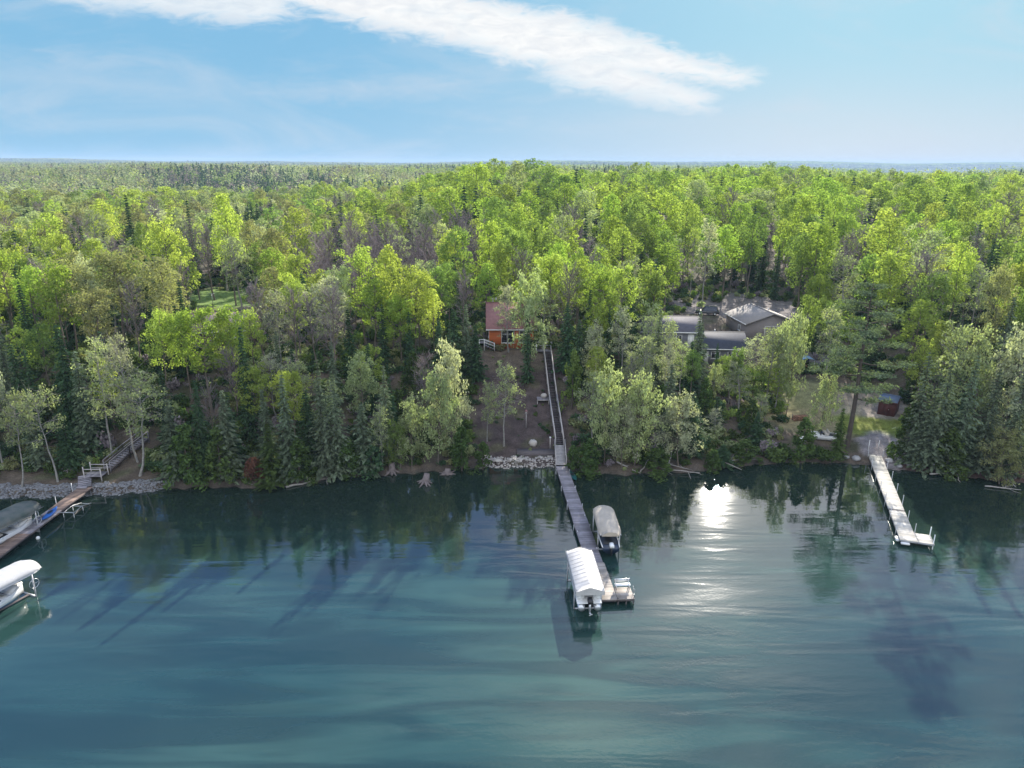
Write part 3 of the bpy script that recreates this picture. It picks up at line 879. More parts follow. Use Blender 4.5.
def row(t):
    return 'along the shore' if t < 6 else 'on the bank' if t < 27 else 'on the hilltop' if t < 62 else 'in woods behind'


cells = {}
for i in SOLO:
    k, c, x, y, z, h, w, rz, hd = TREES[i]
    px = project(x, y, z + h * .6)[0]
    cells.setdefault((CW[c], NOUN[k], row(y - float(shore_y(x))), column(px)), []).append((px, i))
LABEL = {}
for key, L in cells.items():
    L.sort()
    base = ' '.join(key)
    n = len(L)
    for j, (px, i) in enumerate(L):
        if n == 1: LABEL[i] = base
        elif n == 2: LABEL[i] = base + (', on the left' if j == 0 else ', on the right')
        elif j == 0: LABEL[i] = base + ', leftmost'
        elif j == n - 1: LABEL[i] = base + ', rightmost'
        else: LABEL[i] = base + ', ' + ORD[min(j, 19)] + ' from left'

for i in SOLO:
    k, c, x, y, z, h, w, rz, hd = TREES[i]
    L, h0, w0 = KIND['grown' if k == 'aspen' and (y > 124 or i % 3 == 0) else 'broad' if k == 'spruce' and w > 4.3 else k]
    tm, cm = L[i % len(L)]
    root = thing(NAME[k], LABEL[i], CAT.get(k, 'tree'), (x, y, z), rz, GROUP.get(k))
    if k == 'leaning': root.rotation_euler = (0, 0, R(-90) + random.uniform(-.5, .5) - ((i % 3) * 0))
    sx = w / w0; sz = h / h0
    for nm, me in (('trunk', tm), ('crown', cm)):
        o = bpy.data.objects.new(nm, me); COL.objects.link(o); o.parent = root
        o.scale = (sx, sx, sz)
        if nm == 'crown':
            o.material_slots[0].link = 'OBJECT'; o.material_slots[0].material = LEAF[c]

# ------------------------------------------------------------------ the rest of the wood: one object of scattered trees
PROTO = bpy.data.collections.new('forest_kinds')


def proto(wd, lf, bark, leafm, mi=None):
    V = np.concatenate([wd[0], lf[0]]); Fq = np.concatenate([wd[1], lf[1] + len(wd[0])])
    mi = np.concatenate([np.zeros(len(wd[1]), int), np.ones(len(lf[1]), int)])
    me = mesh_from('forest_tree', V, Fq, [bark, leafm], mi)
    i = len(PROTO.objects)
    o = bpy.data.objects.new('forest_kind_%03d' % i, me); PROTO.objects.link(o)
    return i


LOD = {}
for c in ('bright', 'yellow', 'mid', 'grey', 'olive', 'pale'):
    LOD[('aspen', c)] = [(proto(*crown_lumps(900 + 7 * j + len(LOD) * 3, 14, 2.7, 15 + j * 2), BARK, LEAF[c]), 14, 6.8) for j in range(3)]
for c in ('grey', 'pale', 'yellow', 'bright'):
    LOD[('birch', c)] = [(proto(*decid(1000 + 7 * j + len(LOD), 13, 2.4, .30, 18, 4, 10, .2, droop=.3, nsides=4), BARK_W, LEAF[c]), 13, 6.0) for j in range(2)]
for c in ('bare',):
    LOD[('bare', c)] = [(proto(*bare(1100 + j, lod=.55), BARK, LEAF['bare']), 13, 4.8) for j in range(2)]
LOD[('spruce', 'spruce')] = [(proto(*spruce(1200 + j, lod=.45), BARK_D, LEAF['spruce']), 13, 4.0) for j in range(3)]
LOD[('cedar', 'cedar')] = [(proto(*cedar(1300 + j, n=1300, size=.2), BARK_D, LEAF['cedar']), 6, 3.6) for j in range(2)]
LOD[('bushy', 'pale')] = LOD[('birch', 'pale')]


def fallback(k, c):
    if (k, c) in LOD: return LOD[(k, c)]
    if k in ('bushy', 'leaning', 'birch'): return LOD.get(('birch', c), LOD[('birch', 'grey')])
    if k == 'aspen': return LOD.get(('aspen', c), LOD[('aspen', 'mid')])
    return LOD[('spruce', 'spruce')] if k in ('spruce', 'pine') else LOD[('cedar', 'cedar')]


pts, pick, rots, scl = [], [], [], []
for i, T in enumerate(TREES):
    if i in solo: continue
    k, c, x, y, z, h, w, rz, hd = T
    if k == 'shrub' or hd: continue
    L = fallback(k, c); pi, h0, w0 = L[i % len(L)]
    pts.append((x, y, z)); pick.append(pi); rots.append((0, 0, rz)); scl.append((w / w0, w / w0, h / h0))

# far patches of wood, about a hundred crowns each
pm, pnt, pout = new_mat('leaf_far_wood')
_at = N(pnt, 'ShaderNodeAttribute', attribute_name='tint'); _ge = N(pnt, 'ShaderNodeNewGeometry'); _oi = N(pnt, 'ShaderNodeObjectInfo')
_hs = N(pnt, 'ShaderNodeHueSaturation'); pnt.links.new(_at.outputs['Color'], _hs.inputs['Color'])
pnt.links.new(math_(pnt, 'MULTIPLY', math_(pnt, 'MULTIPLY_ADD', _ge.outputs['Random Per Island'], .4, .8), math_(pnt, 'MULTIPLY_ADD', _oi.outputs['Random'], .35, .82)), _hs.inputs['Value'])
_d = N(pnt, 'ShaderNodeBsdfDiffuse'); _t = N(pnt, 'ShaderNodeBsdfTranslucent'); _m = N(pnt, 'ShaderNodeMixShader'); _m.inputs[0].default_value = .5
for q in (_d, _t): pnt.links.new(_hs.outputs[0], q.inputs[0])
pnt.links.new(_d.outputs[0], _m.inputs[1]); pnt.links.new(_t.outputs[0], _m.inputs[2]); pnt.links.new(_m.outputs[0], pout.inputs[0])
TINT = {'bright': (0.275, 0.355, 0.078), 'yellow': (0.34, 0.395, 0.095), 'mid': (0.205, 0.28, 0.078), 'grey': (0.28, 0.32, 0.16), 'olive': (0.27, 0.27, 0.12), 'spruce': (0.05, 0.09, 0.045), 'bare': (0.16, 0.14, 0.125)}


def patch(seed, mix, side=64.0, n=70, per=90, size=.72):
    rg = np.random.default_rng(seed)
    Vs, Cs = [], []
    names = list(mix); pr = np.array([mix[k] for k in names]); pr = pr / pr.sum()
    done = []
    for t in range(n * 6):
        x, y = rg.uniform(-side / 2, side / 2, 2)
        w = rg.uniform(3.4, 6.2)
        if len(done) >= n or any((x - a) ** 2 + (y - b) ** 2 < (.74 * (w + c)) ** 2 for a, b, c in done): continue
        done.append((x, y, w))
        k = names[rg.choice(len(names), p=pr)]
        h = rg.uniform(11, 20)
        m_ = per
        o = rg.normal(size=(m_, 3)); o /= np.linalg.norm(o, axis=1)[:, None]
        if k == 'spruce':
            w *= .6; q = rg.random(m_) ** .7
            th = rg.uniform(0, 6.283, m_); rr = w * (1 - q) + .1
            C = np.stack([x + rr * np.cos(th), y + rr * np.sin(th), h * (.1 + .95 * q)], 1)
            V, _ = leaf_quads(C, size * .8, rg)
        else:
            C = np.array([x, y, h * .68]) + o * np.array([w, w, h * .33]) * (rg.random(m_) ** .3)[:, None] * (1 + .33 * np.sin(o[:, :1] * 5 + t))
            V, _ = leaf_quads(C, size, rg, out=o)
        Vs.append(V); Cs.append(np.tile(np.array([*TINT[k], 1.0]) * np.array([*([rg.uniform(.85, 1.15)] * 3), 1]), (m_, 1)))
    V = np.concatenate(Vs); C = np.concatenate(Cs)
    me = mesh_from('forest_patch', V, np.arange(len(V)).reshape(-1, 4), [pm])
    a = me.attributes.new('tint', 'FLOAT_COLOR', 'FACE'); a.data.foreach_set('color', C.astype(np.float32).ravel())
    i = len(PROTO.objects)
    o = bpy.data.objects.new('forest_kind_%03d' % i, me); PROTO.objects.link(o)
    return i


GREEN = [patch(2000 + j, {'bright': .5, 'mid': .28, 'yellow': .1, 'grey': .05, 'spruce': .07}) for j in range(3)]
MIXED = [patch(2100 + j, {'grey': .3, 'olive': .22, 'yellow': .18, 'bare': .12, 'spruce': .1, 'mid': .1}) for j in range(3)]
DARK = [patch(2200 + j, {'spruce': .6, 'bare': .15, 'grey': .15, 'mid': .1}) for j in range(2)]


def far_wood(y0, y1, step, sc):
    y = y0
    while y < y1:
        xm = .85 * y; x = -xm
        while x < xm:
            x_ = x + random.uniform(-.3, .3) * step; y_ = y + random.uniform(-.3, .3) * step
            x += step
            z = gz(x_, y_)
            if z < .7: continue
            u = x_ / y_
            nz = math.sin(u * 11 + y_ * .004) + math.sin(u * 5 - y_ * .0021 + 1)
            L = MIXED if (u < -.12 + .1 * math.sin(y_ * .01)) else GREEN
            if nz < -1.0 or (y_ > 3100 and nz < .2): L = DARK
            pts.append((x_, y_, z - .6)); pick.append(random.choice(L)); rots.append((0, 0, random.randrange(4) * math.pi / 2 + random.uniform(-.2, .2))); scl.append((sc, sc, random.uniform(.85, 1.12)))
        y += step


far_wood(548, 1500, 56, 1.15)
far_wood(1500, 3200, 95, 1.6)
far_wood(3200, 8200, 180, 2.9)


def scatter_object(name, coll, pts, pick, rots, scl, kind='stuff'):
    me = bpy.data.meshes.new(name)
    me.vertices.add(len(pts)); me.vertices.foreach_set('co', np.asarray(pts, np.float32).ravel())
    a = me.attributes.new('pick', 'INT', 'POINT'); a.data.foreach_set('value', np.asarray(pick, np.int32))
    a = me.attributes.new('turn', 'FLOAT_VECTOR', 'POINT'); a.data.foreach_set('vector', np.asarray(rots, np.float32).ravel())
    a = me.attributes.new('size', 'FLOAT_VECTOR', 'POINT'); a.data.foreach_set('vector', np.asarray(scl, np.float32).ravel())
    o = bpy.data.objects.new(name, me); COL.objects.link(o)
    g = bpy.data.node_groups.new('scatter_' + name, 'GeometryNodeTree')
    g.interface.new_socket('Geometry', in_out='INPUT', socket_type='NodeSocketGeometry')
    g.interface.new_socket('Geometry', in_out='OUTPUT', socket_type='NodeSocketGeometry')
    gi = g.nodes.new('NodeGroupInput'); go = g.nodes.new('NodeGroupOutput')
    ci = g.nodes.new('GeometryNodeCollectionInfo'); ci.inputs['Collection'].default_value = coll
    ci.inputs['Separate Children'].default_value = True; ci.inputs['Reset Children'].default_value = True
    ip = g.nodes.new('GeometryNodeInstanceOnPoints'); ip.inputs['Pick Instance'].default_value = True

    def attr(n_, t):
        q = g.nodes.new('GeometryNodeInputNamedAttribute'); q.data_type = t; q.inputs['Name'].default_value = n_
        return q.outputs['Attribute']
    er = g.nodes.new('FunctionNodeEulerToRotation')
    g.links.new(gi.outputs[0], ip.inputs['Points']); g.links.new(ci.outputs[0], ip.inputs['Instance'])
    g.links.new(attr('pick', 'INT'), ip.inputs['Instance Index'])
    g.links.new(attr('turn', 'FLOAT_VECTOR'), er.inputs[0]); g.links.new(er.outputs[0], ip.inputs['Rotation'])
    g.links.new(attr('size', 'FLOAT_VECTOR'), ip.inputs['Scale'])
    g.links.new(ip.outputs[0], go.inputs[0])
    md = o.modifiers.new('scatter', 'NODES'); md.node_group = g
    o['kind'] = kind
    return o


forest = scatter_object('forest', PROTO, pts, pick, rots, scl)
forest['label'] = 'mixed spring forest stretching from behind the cabins to the horizon'; forest['category'] = 'forest'

# undergrowth on the bank and under the trees
UG = bpy.data.collections.new('undergrowth_kinds')
for j, c in enumerate(('cedar', 'spruce', 'olive', 'grey', 'bare', 'mid')):
    wd, lf = shrub(1500 + j, 1.0, 1.1, 260, .16)
    V = np.concatenate([wd[0], lf[0]]); Fq = np.concatenate([wd[1], lf[1] + len(wd[0])])
    me = mesh_from('undergrowth_bush', V, Fq, [BARK, LEAF[c]], np.concatenate([np.zeros(len(wd[1]), int), np.ones(len(lf[1]), int)]))
    UG.objects.link(bpy.data.objects.new('undergrowth_kind_%d' % j, me))
up_, uk, ur, us = [], [], [], []
for n in range(9000):
    y = 66 + 110 * random.random() ** 1.5; x = random.uniform(-.8, .8) * (y + 10)
    t = y - float(shore_y(x))
    if t < (.5 if random.random() < .3 else 2.0): continue
    inside = [bool(in_poly(P, np.array(x), np.array(y))) for P in CLEAR]
    if any(inside[1:]) or (inside[0] and random.random() > .35): continue
    px, py, f = project(x, y, gz(x, y))
    if px < 185 and t < 3.4: continue
    k = random.choices(range(6), (.32, .26, .12, .14, .06, .10))[0]
    s = random.uniform(.5, 1.25) * (0.7 if t < 2 else 1)
    if inside[0]: s *= .32
    elif blocked(x, y, gz(x, y), s * 1.2, s * 1.6): continue
    up_.append((x, y, gz(x, y) - .1)); uk.append(k); ur.append((0, 0, random.uniform(0, 6.28))); us.append((s, s, s * random.uniform(.6, 1.4)))
ug = scatter_object('undergrowth', UG, up_, uk, ur, us)
ug['label'] = 'low tangled undergrowth covering the wooded bank'; ug['category'] = 'undergrowth'

# ------------------------------------------------------------------ ground sheet, lake
def build_ground():
    near = np.concatenate([np.arange(20, 60, 4.0), np.arange(60, 64, 1.0), np.arange(64, 112, 0.4), np.arange(112, 180, 1.2)])
    far = [180.0]
    while far[-1] < 9000: far.append(far[-1] * 1.022 + .4)
    ys = np.concatenate([near, far])
    uu = np.linspace(-1, 1, 420)
    X = (uu[None, :] * (ys[:, None] * 0.95 + 26)); Y = np.repeat(ys[:, None], len(uu), 1)
    Z = ground(X, Y)
    t = Y - shore_y(X)
    rough = (np.sin(X * 5.1 + Y * 2.3) * np.sin(Y * 4.7 - X * 1.9)) * .06 + rng.normal(0, .03, X.shape)
    Z = Z + rough * sstep(0.1, 1.5, t) * (1 - sstep(150, 300, Y))
    V = np.stack([X, Y, Z], -1).reshape(-1, 3)
    nr, nc = X.shape
    idx = np.arange(nr * nc).reshape(nr, nc)
    Fq = np.stack([idx[:-1, :-1], idx[:-1, 1:], idx[1:, 1:], idx[1:, :-1]], -1).reshape(-1, 4)
    # what covers the ground where: litter, lawn, straw grass, gravel, red-brown shore, lake bed
    c = np.empty((nr, nc, 3)); c[:] = (0.105, 0.082, 0.062)

    def blend(mask, col):
        nonlocal c
        c = c * (1 - mask[..., None]) + np.array(col) * mask[..., None]

    nz = .5 + .5 * np.sin(X * .9 + 1.3 * np.sin(Y * .7)) * np.sin(Y * 1.1 + np.sin(X * .6))
    blend(sstep(.45, .8, nz) * .5 * (t > 2), (0.07, 0.085, 0.035))
    cl = [in_poly(P, X, Y).astype(float) for P in CLEAR]
    blend(cl[0] * .9, (0.078, 0.058, 0.054)); blend(cl[0] * sstep(.55, .9, nz) * .6, (0.10, 0.095, 0.05))

    def spot(px, py, rx, ry, col, k=1.0):
        p = hit(px, py)
        e = ((X - p[0]) / rx) ** 2 + ((Y - p[1]) / ry) ** 2 + .5 * (nz - .5)
        blend((1 - sstep(.6, 1.1, e)) * k, col)
    spot(815, 415, 8, 9, (0.26, 0.22, 0.12))
    spot(800, 395, 6, 5, (0.22, 0.21, 0.10))
    spot(868, 425, 4.2, 7, (0.15, 0.18, 0.04))
    spot(880, 424, 5, 2.5, (0.17, 0.19, 0.04))
    spot(865, 405, 8, 4, (0.24, 0.20, 0.16), .8)
    spot(886, 448, 3.6, 5.2, (0.24, 0.215, 0.215))
    spot(888, 412, 4, 3, (0.26, 0.22, 0.19), .7)
    spot(765, 310, 12, 16, (0.165, 0.145, 0.14))
    spot(720, 305, 16, 14, (0.155, 0.135, 0.13))
    spot(806, 340, 4, 14, (0.16, 0.145, 0.14))
    spot(238, 297, 16, 14, (0.13, 0.19, 0.045))
    spot(215, 295, 7, 10, (0.12, 0.18, 0.045))
    spot(505, 358, 9, 3, (0.13, 0.10, 0.075))
    px_, py_, _ = project(X, Y, Z)
    blend(((px_ > 900) & (t < 3.5) & (t > 0)).astype(float) * .8, (0.125, 0.06, 0.05))
    blend(((t < .6) & (t > -.3)).astype(float) * .5, (0.07, 0.06, 0.055))
    blend((t < -.1).astype(float), (0.05, 0.055, 0.04))
    blend(sstep(500, 800, Y), (0.06, 0.08, 0.03))
    me = mesh_from('ground', V, Fq, [], None, True)
    a = me.attributes.new('cover', 'FLOAT_COLOR', 'POINT')
    a.data.foreach_set('color', np.concatenate([c, np.ones((nr, nc, 1))], -1).astype(np.float32).ravel())
    mt, nt, out = new_mat('forest_floor')
    at_ = N(nt, 'ShaderNodeAttribute', attribute_name='cover'); g = N(nt, 'ShaderNodeNewGeometry')
    n1 = noise(nt, .8, 5, g.outputs['Position']); n2 = noise(nt, 6, 4, g.outputs['Position'], .7)
    f = math_(nt, 'MULTIPLY', math_(nt, 'MULTIPLY_ADD', n1.outputs[0], 1.7, .15), math_(nt, 'MULTIPLY_ADD', n2.outputs[0], 1.9, .05))
    hs = N(nt, 'ShaderNodeHueSaturation'); nt.links.new(at_.outputs['Color'], hs.inputs['Color']); nt.links.new(f, hs.inputs['Value'])
    p = N(nt, 'ShaderNodeBsdfPrincipled'); nt.links.new(hs.outputs[0], p.inputs['Base Color']); p.inputs['Roughness'].default_value = .95
    p.inputs['Specular IOR Level'].default_value = .1
    b = N(nt, 'ShaderNodeBump'); b.inputs['Strength'].default_value = .6; b.inputs['Distance'].default_value = .15
    nt.links.new(n2.outputs[0], b.inputs['Height']); nt.links.new(b.outputs[0], p.inputs['Normal'])
    nt.links.new(p.outputs[0], out.inputs[0])
    me.materials.append(mt)
    o = bpy.data.objects.new('ground', me); COL.objects.link(o); o['kind'] = 'structure'


build_ground()


def build_lake():
    V = [(-9000, -2300, 0), (9000, -2300, 0), (9000, 8600, 0), (-9000, 8600, 0)]
    mt, nt, out = new_mat('lake_water')
    g = N(nt, 'ShaderNodeNewGeometry'); pos = g.outputs['Position']
    mp = N(nt, 'ShaderNodeMapping'); mp.inputs['Rotation'].default_value = (0, 0, R(-19)); mp.inputs['Scale'].default_value = (.13, .75, 1)
    nt.links.new(pos, mp.inputs[0])
    swell = noise(nt, .55, 2, mp.outputs[0], .5, .6)
    mp2 = N(nt, 'ShaderNodeMapping'); mp2.inputs['Rotation'].default_value = (0, 0, R(-8)); mp2.inputs['Scale'].default_value = (.5, 1.3, 1)
    nt.links.new(pos, mp2.inputs[0])
    rip = noise(nt, 1.1, 3, mp2.outputs[0], .55, .3)
    fine = noise(nt, 4.2, 3, pos, .6)
    # wind: calm under the trees, ruffled farther out
    sy = N(nt, 'ShaderNodeSeparateXYZ'); nt.links.new(pos, sy.inputs[0])
    calm = maprange(nt, sy.outputs['Y'], 78, 42, .10, 1.0)
    h = math_(nt, 'ADD', math_(nt, 'MULTIPLY', swell.outputs[0], .28), math_(nt, 'MULTIPLY', rip.outputs[0], .050))
    h = math_(nt, 'ADD', h, math_(nt, 'MULTIPLY', math_(nt, 'MULTIPLY', fine.outputs[0], .030), calm))
    h = math_(nt, 'MULTIPLY', h, maprange(nt, sy.outputs['Y'], 78, 52, .38, 1.0))
    b = N(nt, 'ShaderNodeBump'); b.inputs['Strength'].default_value = 1.0; b.inputs['Distance'].default_value = WAVE
    nt.links.new(h, b.inputs['Height'])
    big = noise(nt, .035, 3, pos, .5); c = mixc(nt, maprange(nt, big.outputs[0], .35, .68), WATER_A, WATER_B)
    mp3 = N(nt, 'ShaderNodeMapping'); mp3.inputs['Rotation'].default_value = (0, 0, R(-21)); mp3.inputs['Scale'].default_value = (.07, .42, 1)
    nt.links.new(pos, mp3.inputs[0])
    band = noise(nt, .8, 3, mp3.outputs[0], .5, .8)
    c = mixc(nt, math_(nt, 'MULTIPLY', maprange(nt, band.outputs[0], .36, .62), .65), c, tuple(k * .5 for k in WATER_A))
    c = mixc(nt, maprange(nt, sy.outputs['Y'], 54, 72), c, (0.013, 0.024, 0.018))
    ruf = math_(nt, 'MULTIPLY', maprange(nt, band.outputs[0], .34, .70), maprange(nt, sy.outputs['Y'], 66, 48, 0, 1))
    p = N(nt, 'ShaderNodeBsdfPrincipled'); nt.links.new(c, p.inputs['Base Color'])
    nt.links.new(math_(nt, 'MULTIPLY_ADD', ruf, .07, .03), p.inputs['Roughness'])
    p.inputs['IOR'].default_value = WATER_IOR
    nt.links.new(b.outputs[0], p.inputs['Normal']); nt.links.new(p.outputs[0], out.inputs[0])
    me = mesh_from('lake_water', np.array(V), np.array([[0, 1, 2, 3]]), [mt])
    o = bpy.data.objects.new('lake_water', me); COL.objects.link(o); o['kind'] = 'structure'


WAVE = .17; WATER_A = (0.014, 0.044, 0.040); WATER_B = (0.039, 0.084, 0.065); WATER_IOR = 1.62
build_lake()


# ------------------------------------------------------------------ stones of the shore
def riprap(name, label, spans, n, smin, smax, mat):
    V, Fs = [], []
    ico = []
    q = MB(); q.sphere((0, 0, 0), (1, 1, 1), 6, 4)
    bv = np.array(q.v)
    off = 0
    for i in range(n):
        (a, b, t0, t1) = random.choice(spans)
        x = random.uniform(a, b); t = random.uniform(t0, t1); y = float(shore_y(x)) + t
        s = random.uniform(smin, smax)
        v = bv * (1 + rng.uniform(-.28, .28, (len(bv), 1))) * np.array([s * random.uniform(.8, 1.4), s * random.uniform(.7, 1.1), s * random.uniform(.5, .8)])
        an = random.uniform(0, 6.28); ca, sa = math.cos(an), math.sin(an)
        v = np.stack([v[:, 0] * ca - v[:, 1] * sa + x, v[:, 0] * sa + v[:, 1] * ca + y, v[:, 2] + max(gz(x, y), -.05) + s * .25], 1)
        V.append(v); Fs += [tuple(k + off for k in f) for f in q.f]; off += len(v)
    me = mesh_from(name, np.concatenate(V), Fs, [mat])
    o = bpy.data.objects.new(name, me); COL.objects.link(o)
    tag(o, label, 'stones', None, 'stuff')


def stone_mat(name, a, b):
    m_, nt, out = new_mat(name)
    ge = N(nt, 'ShaderNodeNewGeometry'); n = noise(nt, 5, 4, ge.outputs['Position'])
    c = mixc(nt, ge.outputs['Random Per Island'], a, b)
    c = mixc(nt, .4, c, mixc(nt, n.outputs[0], tuple(k * .5 for k in a), b))
    p = N(nt, 'ShaderNodeBsdfPrincipled'); nt.links.new(c, p.inputs['Base Color']); p.inputs['Roughness'].default_value = .9
    nt.links.new(p.outputs[0], out.inputs[0])
    return m_


xa, xb = at(480, 466)[0], at(556, 466)[0]
riprap('riprap_gravel', 'pale broken stone lining the water below the orange cabin', [(xa, xb, -.15, 1.9)], 430, .08, .19, stone_mat('pale_riprap', (0.17, 0.15, 0.14), (0.58, 0.53, 0.48)))
xc, xd = at(-60, 496)[0], at(168, 489)[0]
riprap('riprap_gravel', 'grey rounded stones along the water by the brown dock', [(xc, xd, -.2, 2.0)], 2600, .07, .15, stone_mat('grey_riprap', (0.07, 0.07, 0.075), (0.30, 0.30, 0.31)))


def boulder(px, py, r, label, mat='stone', group=None, flat=.65):
    p = hit(px, py)
    b = MB(); b.sphere((0, 0, r * .35), (r, r * .85, r * flat), 10, 7, .22, rng)
    o = b.build('boulder', M[mat], None, True); o.location = p; o.rotation_euler = (0, 0, random.uniform(0, 6))
    tag(o, label, 'rock', group)


boulder(533, 445, .6, 'pale round boulder above the stone-lined bank below the orange cabin', 'palestone', None, .8)
for i, (a, b, r) in enumerate([(889, 462, .5), (896, 460, .7), (903, 463, .55), (911, 466, .6), (918, 466, .45), (899, 467, .4)]):
    boulder(a, b, r, 'grey boulder by the pale dock, %s from the dock' % ORD[i], 'stone', 'boulders beside the pale dock')
for i, (a, b, r) in enumerate([(838, 459, .5), (846, 458, .45), (856, 460, .55), (830, 459, .4)]):
    boulder(a, b, r, 'low grey rock at the water under the tall pine, ' + ['second', 'third', 'last', 'first'][i] + ' from left', 'stone', 'rocks under the tall pine')
boulder(498, 462, .5, 'flat slab of stone above the riprap near the yard birch', 'palestone', None, .25)


# ------------------------------------------------------------------ driftwood
def driftwood(p0, p1, z0, z1, r, label, branches=3):
    a, b = np.array([*p0[:2], z0]), np.array([*p1[:2], z1])
    root = thing('driftwood_log', label, 'log', a, 0, 'driftwood logs along the shore')
    L = np.linalg.norm(b - a); ts = np.linspace(0, 1, 7)
    P = (b - a) * ts[:, None] + rng.normal(0, .03 * L ** .5, (7, 3)) * np.array([1, 1, .4]); P[0] = 0
    mb = MB(); mb.tube(P, np.linspace(r, r * .35, 7), 7)
    mb.build('stem', M['driftwood'], root, True)
    for k in range(branches):
        t = rng.uniform(.35, .95); s0 = (b - a) * t
        e = s0 + rng.normal(0, .16 * L, 3) * np.array([1, 1, .5]) + (b - a) * .12 + np.array([0, 0, .15])
        m2 = MB(); m2.tube([s0, (s0 + e) / 2 + rng.normal(0, .05, 3), e], [r * .4, r * .25, r * .1], 5)
        m2.build('branch', M['driftwood'], root, True)


LOGS = [((286, 487), (337, 476), .15, .2, .14, 'long bleached log with side branches lying in the water beside the rust-red shrub', 9),
        ((305, 474), (330, 452), .4, 1.6, .11, 'thin leaning dead pole on the bank beside the long bleached log', 2),
        ((328, 473), (337, 462), .25, .9, .14, 'short pale broken limb on the bank above the long bleached log', 2),
        ((352, 474), (354, 464), .1, 1.1, .12, 'stubby upright snag at the water between log and stump', 0),
        ((362, 468), (372, 466), .5, .6, .12, 'small pale log, upper one of two near the upright snag', 1),
        ((374, 468), (384, 470), .4, .35, .1, 'small pale log, second of two near the upright snag', 1),
        ((238, 473), (256, 486), .9, .15, .13, 'sloping dead trunk sliding into the water left of the rust-red shrub', 3),
        ((617, 462), (640, 473), .9, .1, .13, 'dead trunk angled into the water right of the centre dock', 1),
        ((640, 473), (650, 458), .1, 1.2, .1, 'bent branch rising from the water beside the angled dead trunk', 2),
        ((644, 467), (700, 473), .4, .3, .13, 'long dead log fallen along the water under the silvery tree', 4),
        ((655, 460), (690, 470), .9, .3, .1, 'dead log with many limbs under the silvery tree', 4),
        ((668, 466), (672, 453), .3, 1.6, .09, 'forked standing snag under the silvery tree', 2),
        ((706, 462), (755, 459), .8, .9, .09, 'thin pale pole lying on the bank toward the tall pine', 1),
        ((722, 461), (742, 470), .8, .2, .1, 'short grey log below the thin pale pole', 2),
        ((933, 463), (940, 472), 1.2, .4, .09, 'thin pale log sloping down the reddish shore', 0),
        ((930, 474), (958, 472), .3, .4, .11, 'grey log lying along the reddish shore', 2),
        ((956, 470), (960, 482), .7, .1, .09, 'pale forked branch dipping into the water from the reddish shore', 2),
        ((965, 462), (985, 465), 1.1, .9, .12, 'dark log above the reddish shore, beside the pale birch stump', 2),
        ((985, 486), (1022, 490), .15, .2, .1, 'dead branches in the water below the right-hand bushes', 5),
        ((1003, 476), (1016, 487), .6, .15, .1, 'bleached limb hanging over the water near the photo edge', 3)]
for p0, p1, z0, z1, r, lab, nb in LOGS:
    driftwood(at(*p0, z0), at(*p1, z1), z0, z1, r, lab, nb)


def root_stump(px, py, hgt, label, lean=(0, 0)):
    p = at(px, py, 0.0)
    root = thing('root_stump', label, 'stump', (p[0], p[1], -.15))
    mb = MB(); mb.tube([(0, 0, 0), (lean[0] * .4, lean[1] * .4, hgt * .45), (lean[0], lean[1], hgt)], [.5, .42, .34], 10)
    mb.build('stump', M['rootwood'], root, True)
    for k in range(9):
        th = k * .7 + rng.uniform(-.2, .2); L = rng.uniform(.8, 1.5)
        d = np.array([math.cos(th), math.sin(th), 0])
        m2 = MB(); m2.tube([np.array([0, 0, hgt * .3]), d * .5 + [0, 0, hgt * .28], d * L + [0, 0, rng.uniform(0, .4)]], [.2, .13, .04], 6)
        m2.build('root', M['rootwood'], root, True)


root_stump(425, 483, 1.25, 'weathered root stump standing in the water below the silvery shore tree', (.25, .3))
root_stump(447, 474, .8, 'smaller torn root mass at the bank beside the weathered stump', (.1, .2))
root_stump(392, 473, 1.4, 'grey flared stump at the bank left of the weathered stump', (0, .3))


# ------------------------------------------------------------------ docks
def dock(name, label, cat, p0, p1, width, z, mat, sections, posts=True, plank=.15, post_r=.04, post_h=.55, post_every=4.0, skirt=.16, post_sides=(-1, 1)):
    """sections: [(from, to, material, width)] along the dock as fractions"""
    d = np.array(p1[:2]) - np.array(p0[:2]); L = float(np.linalg.norm(d)); rz = math.atan2(-d[0], d[1])
    root = thing(name, label, cat, (p0[0], p0[1], z), rz)
    for a, b, mt, w in sections:
        pl = MB(); fr = MB()
        y = a * L
        while y < b * L - .02:
            e = min(plank, b * L - y)
            pl.box((0, y + e / 2, rng.uniform(-.004, .004)), (w + rng.uniform(-.02, .02), e - .012, .04))
            y += plank
        pl.build('deck', M[mt], root)
        for s in (-1, 1):
            fr.box((s * (w / 2 - .03), (a + b) / 2 * L, -.11), (.05, (b - a) * L - .02, skirt))
        fr.box((0, a * L + .04, -.11), (w - .14, .05, skirt)); fr.box((0, b * L - .04, -.11), (w - .14, .05, skirt))
        fr.build('frame', M['post'] if mt == 'pale_deck' else M['tread'], root)
    if posts:
        y = 1.2
        while y < L - .2:
            for s in post_sides:
                mb = MB(); mb.tube([(s * (width / 2 + .05), y, -z - 1.6), (s * (width / 2 + .05), y, post_h * rng.uniform(.8, 1.1))], post_r, 7)
                mb.build('post', M['post'], root, True)
            y += post_every
    return root, L, rz


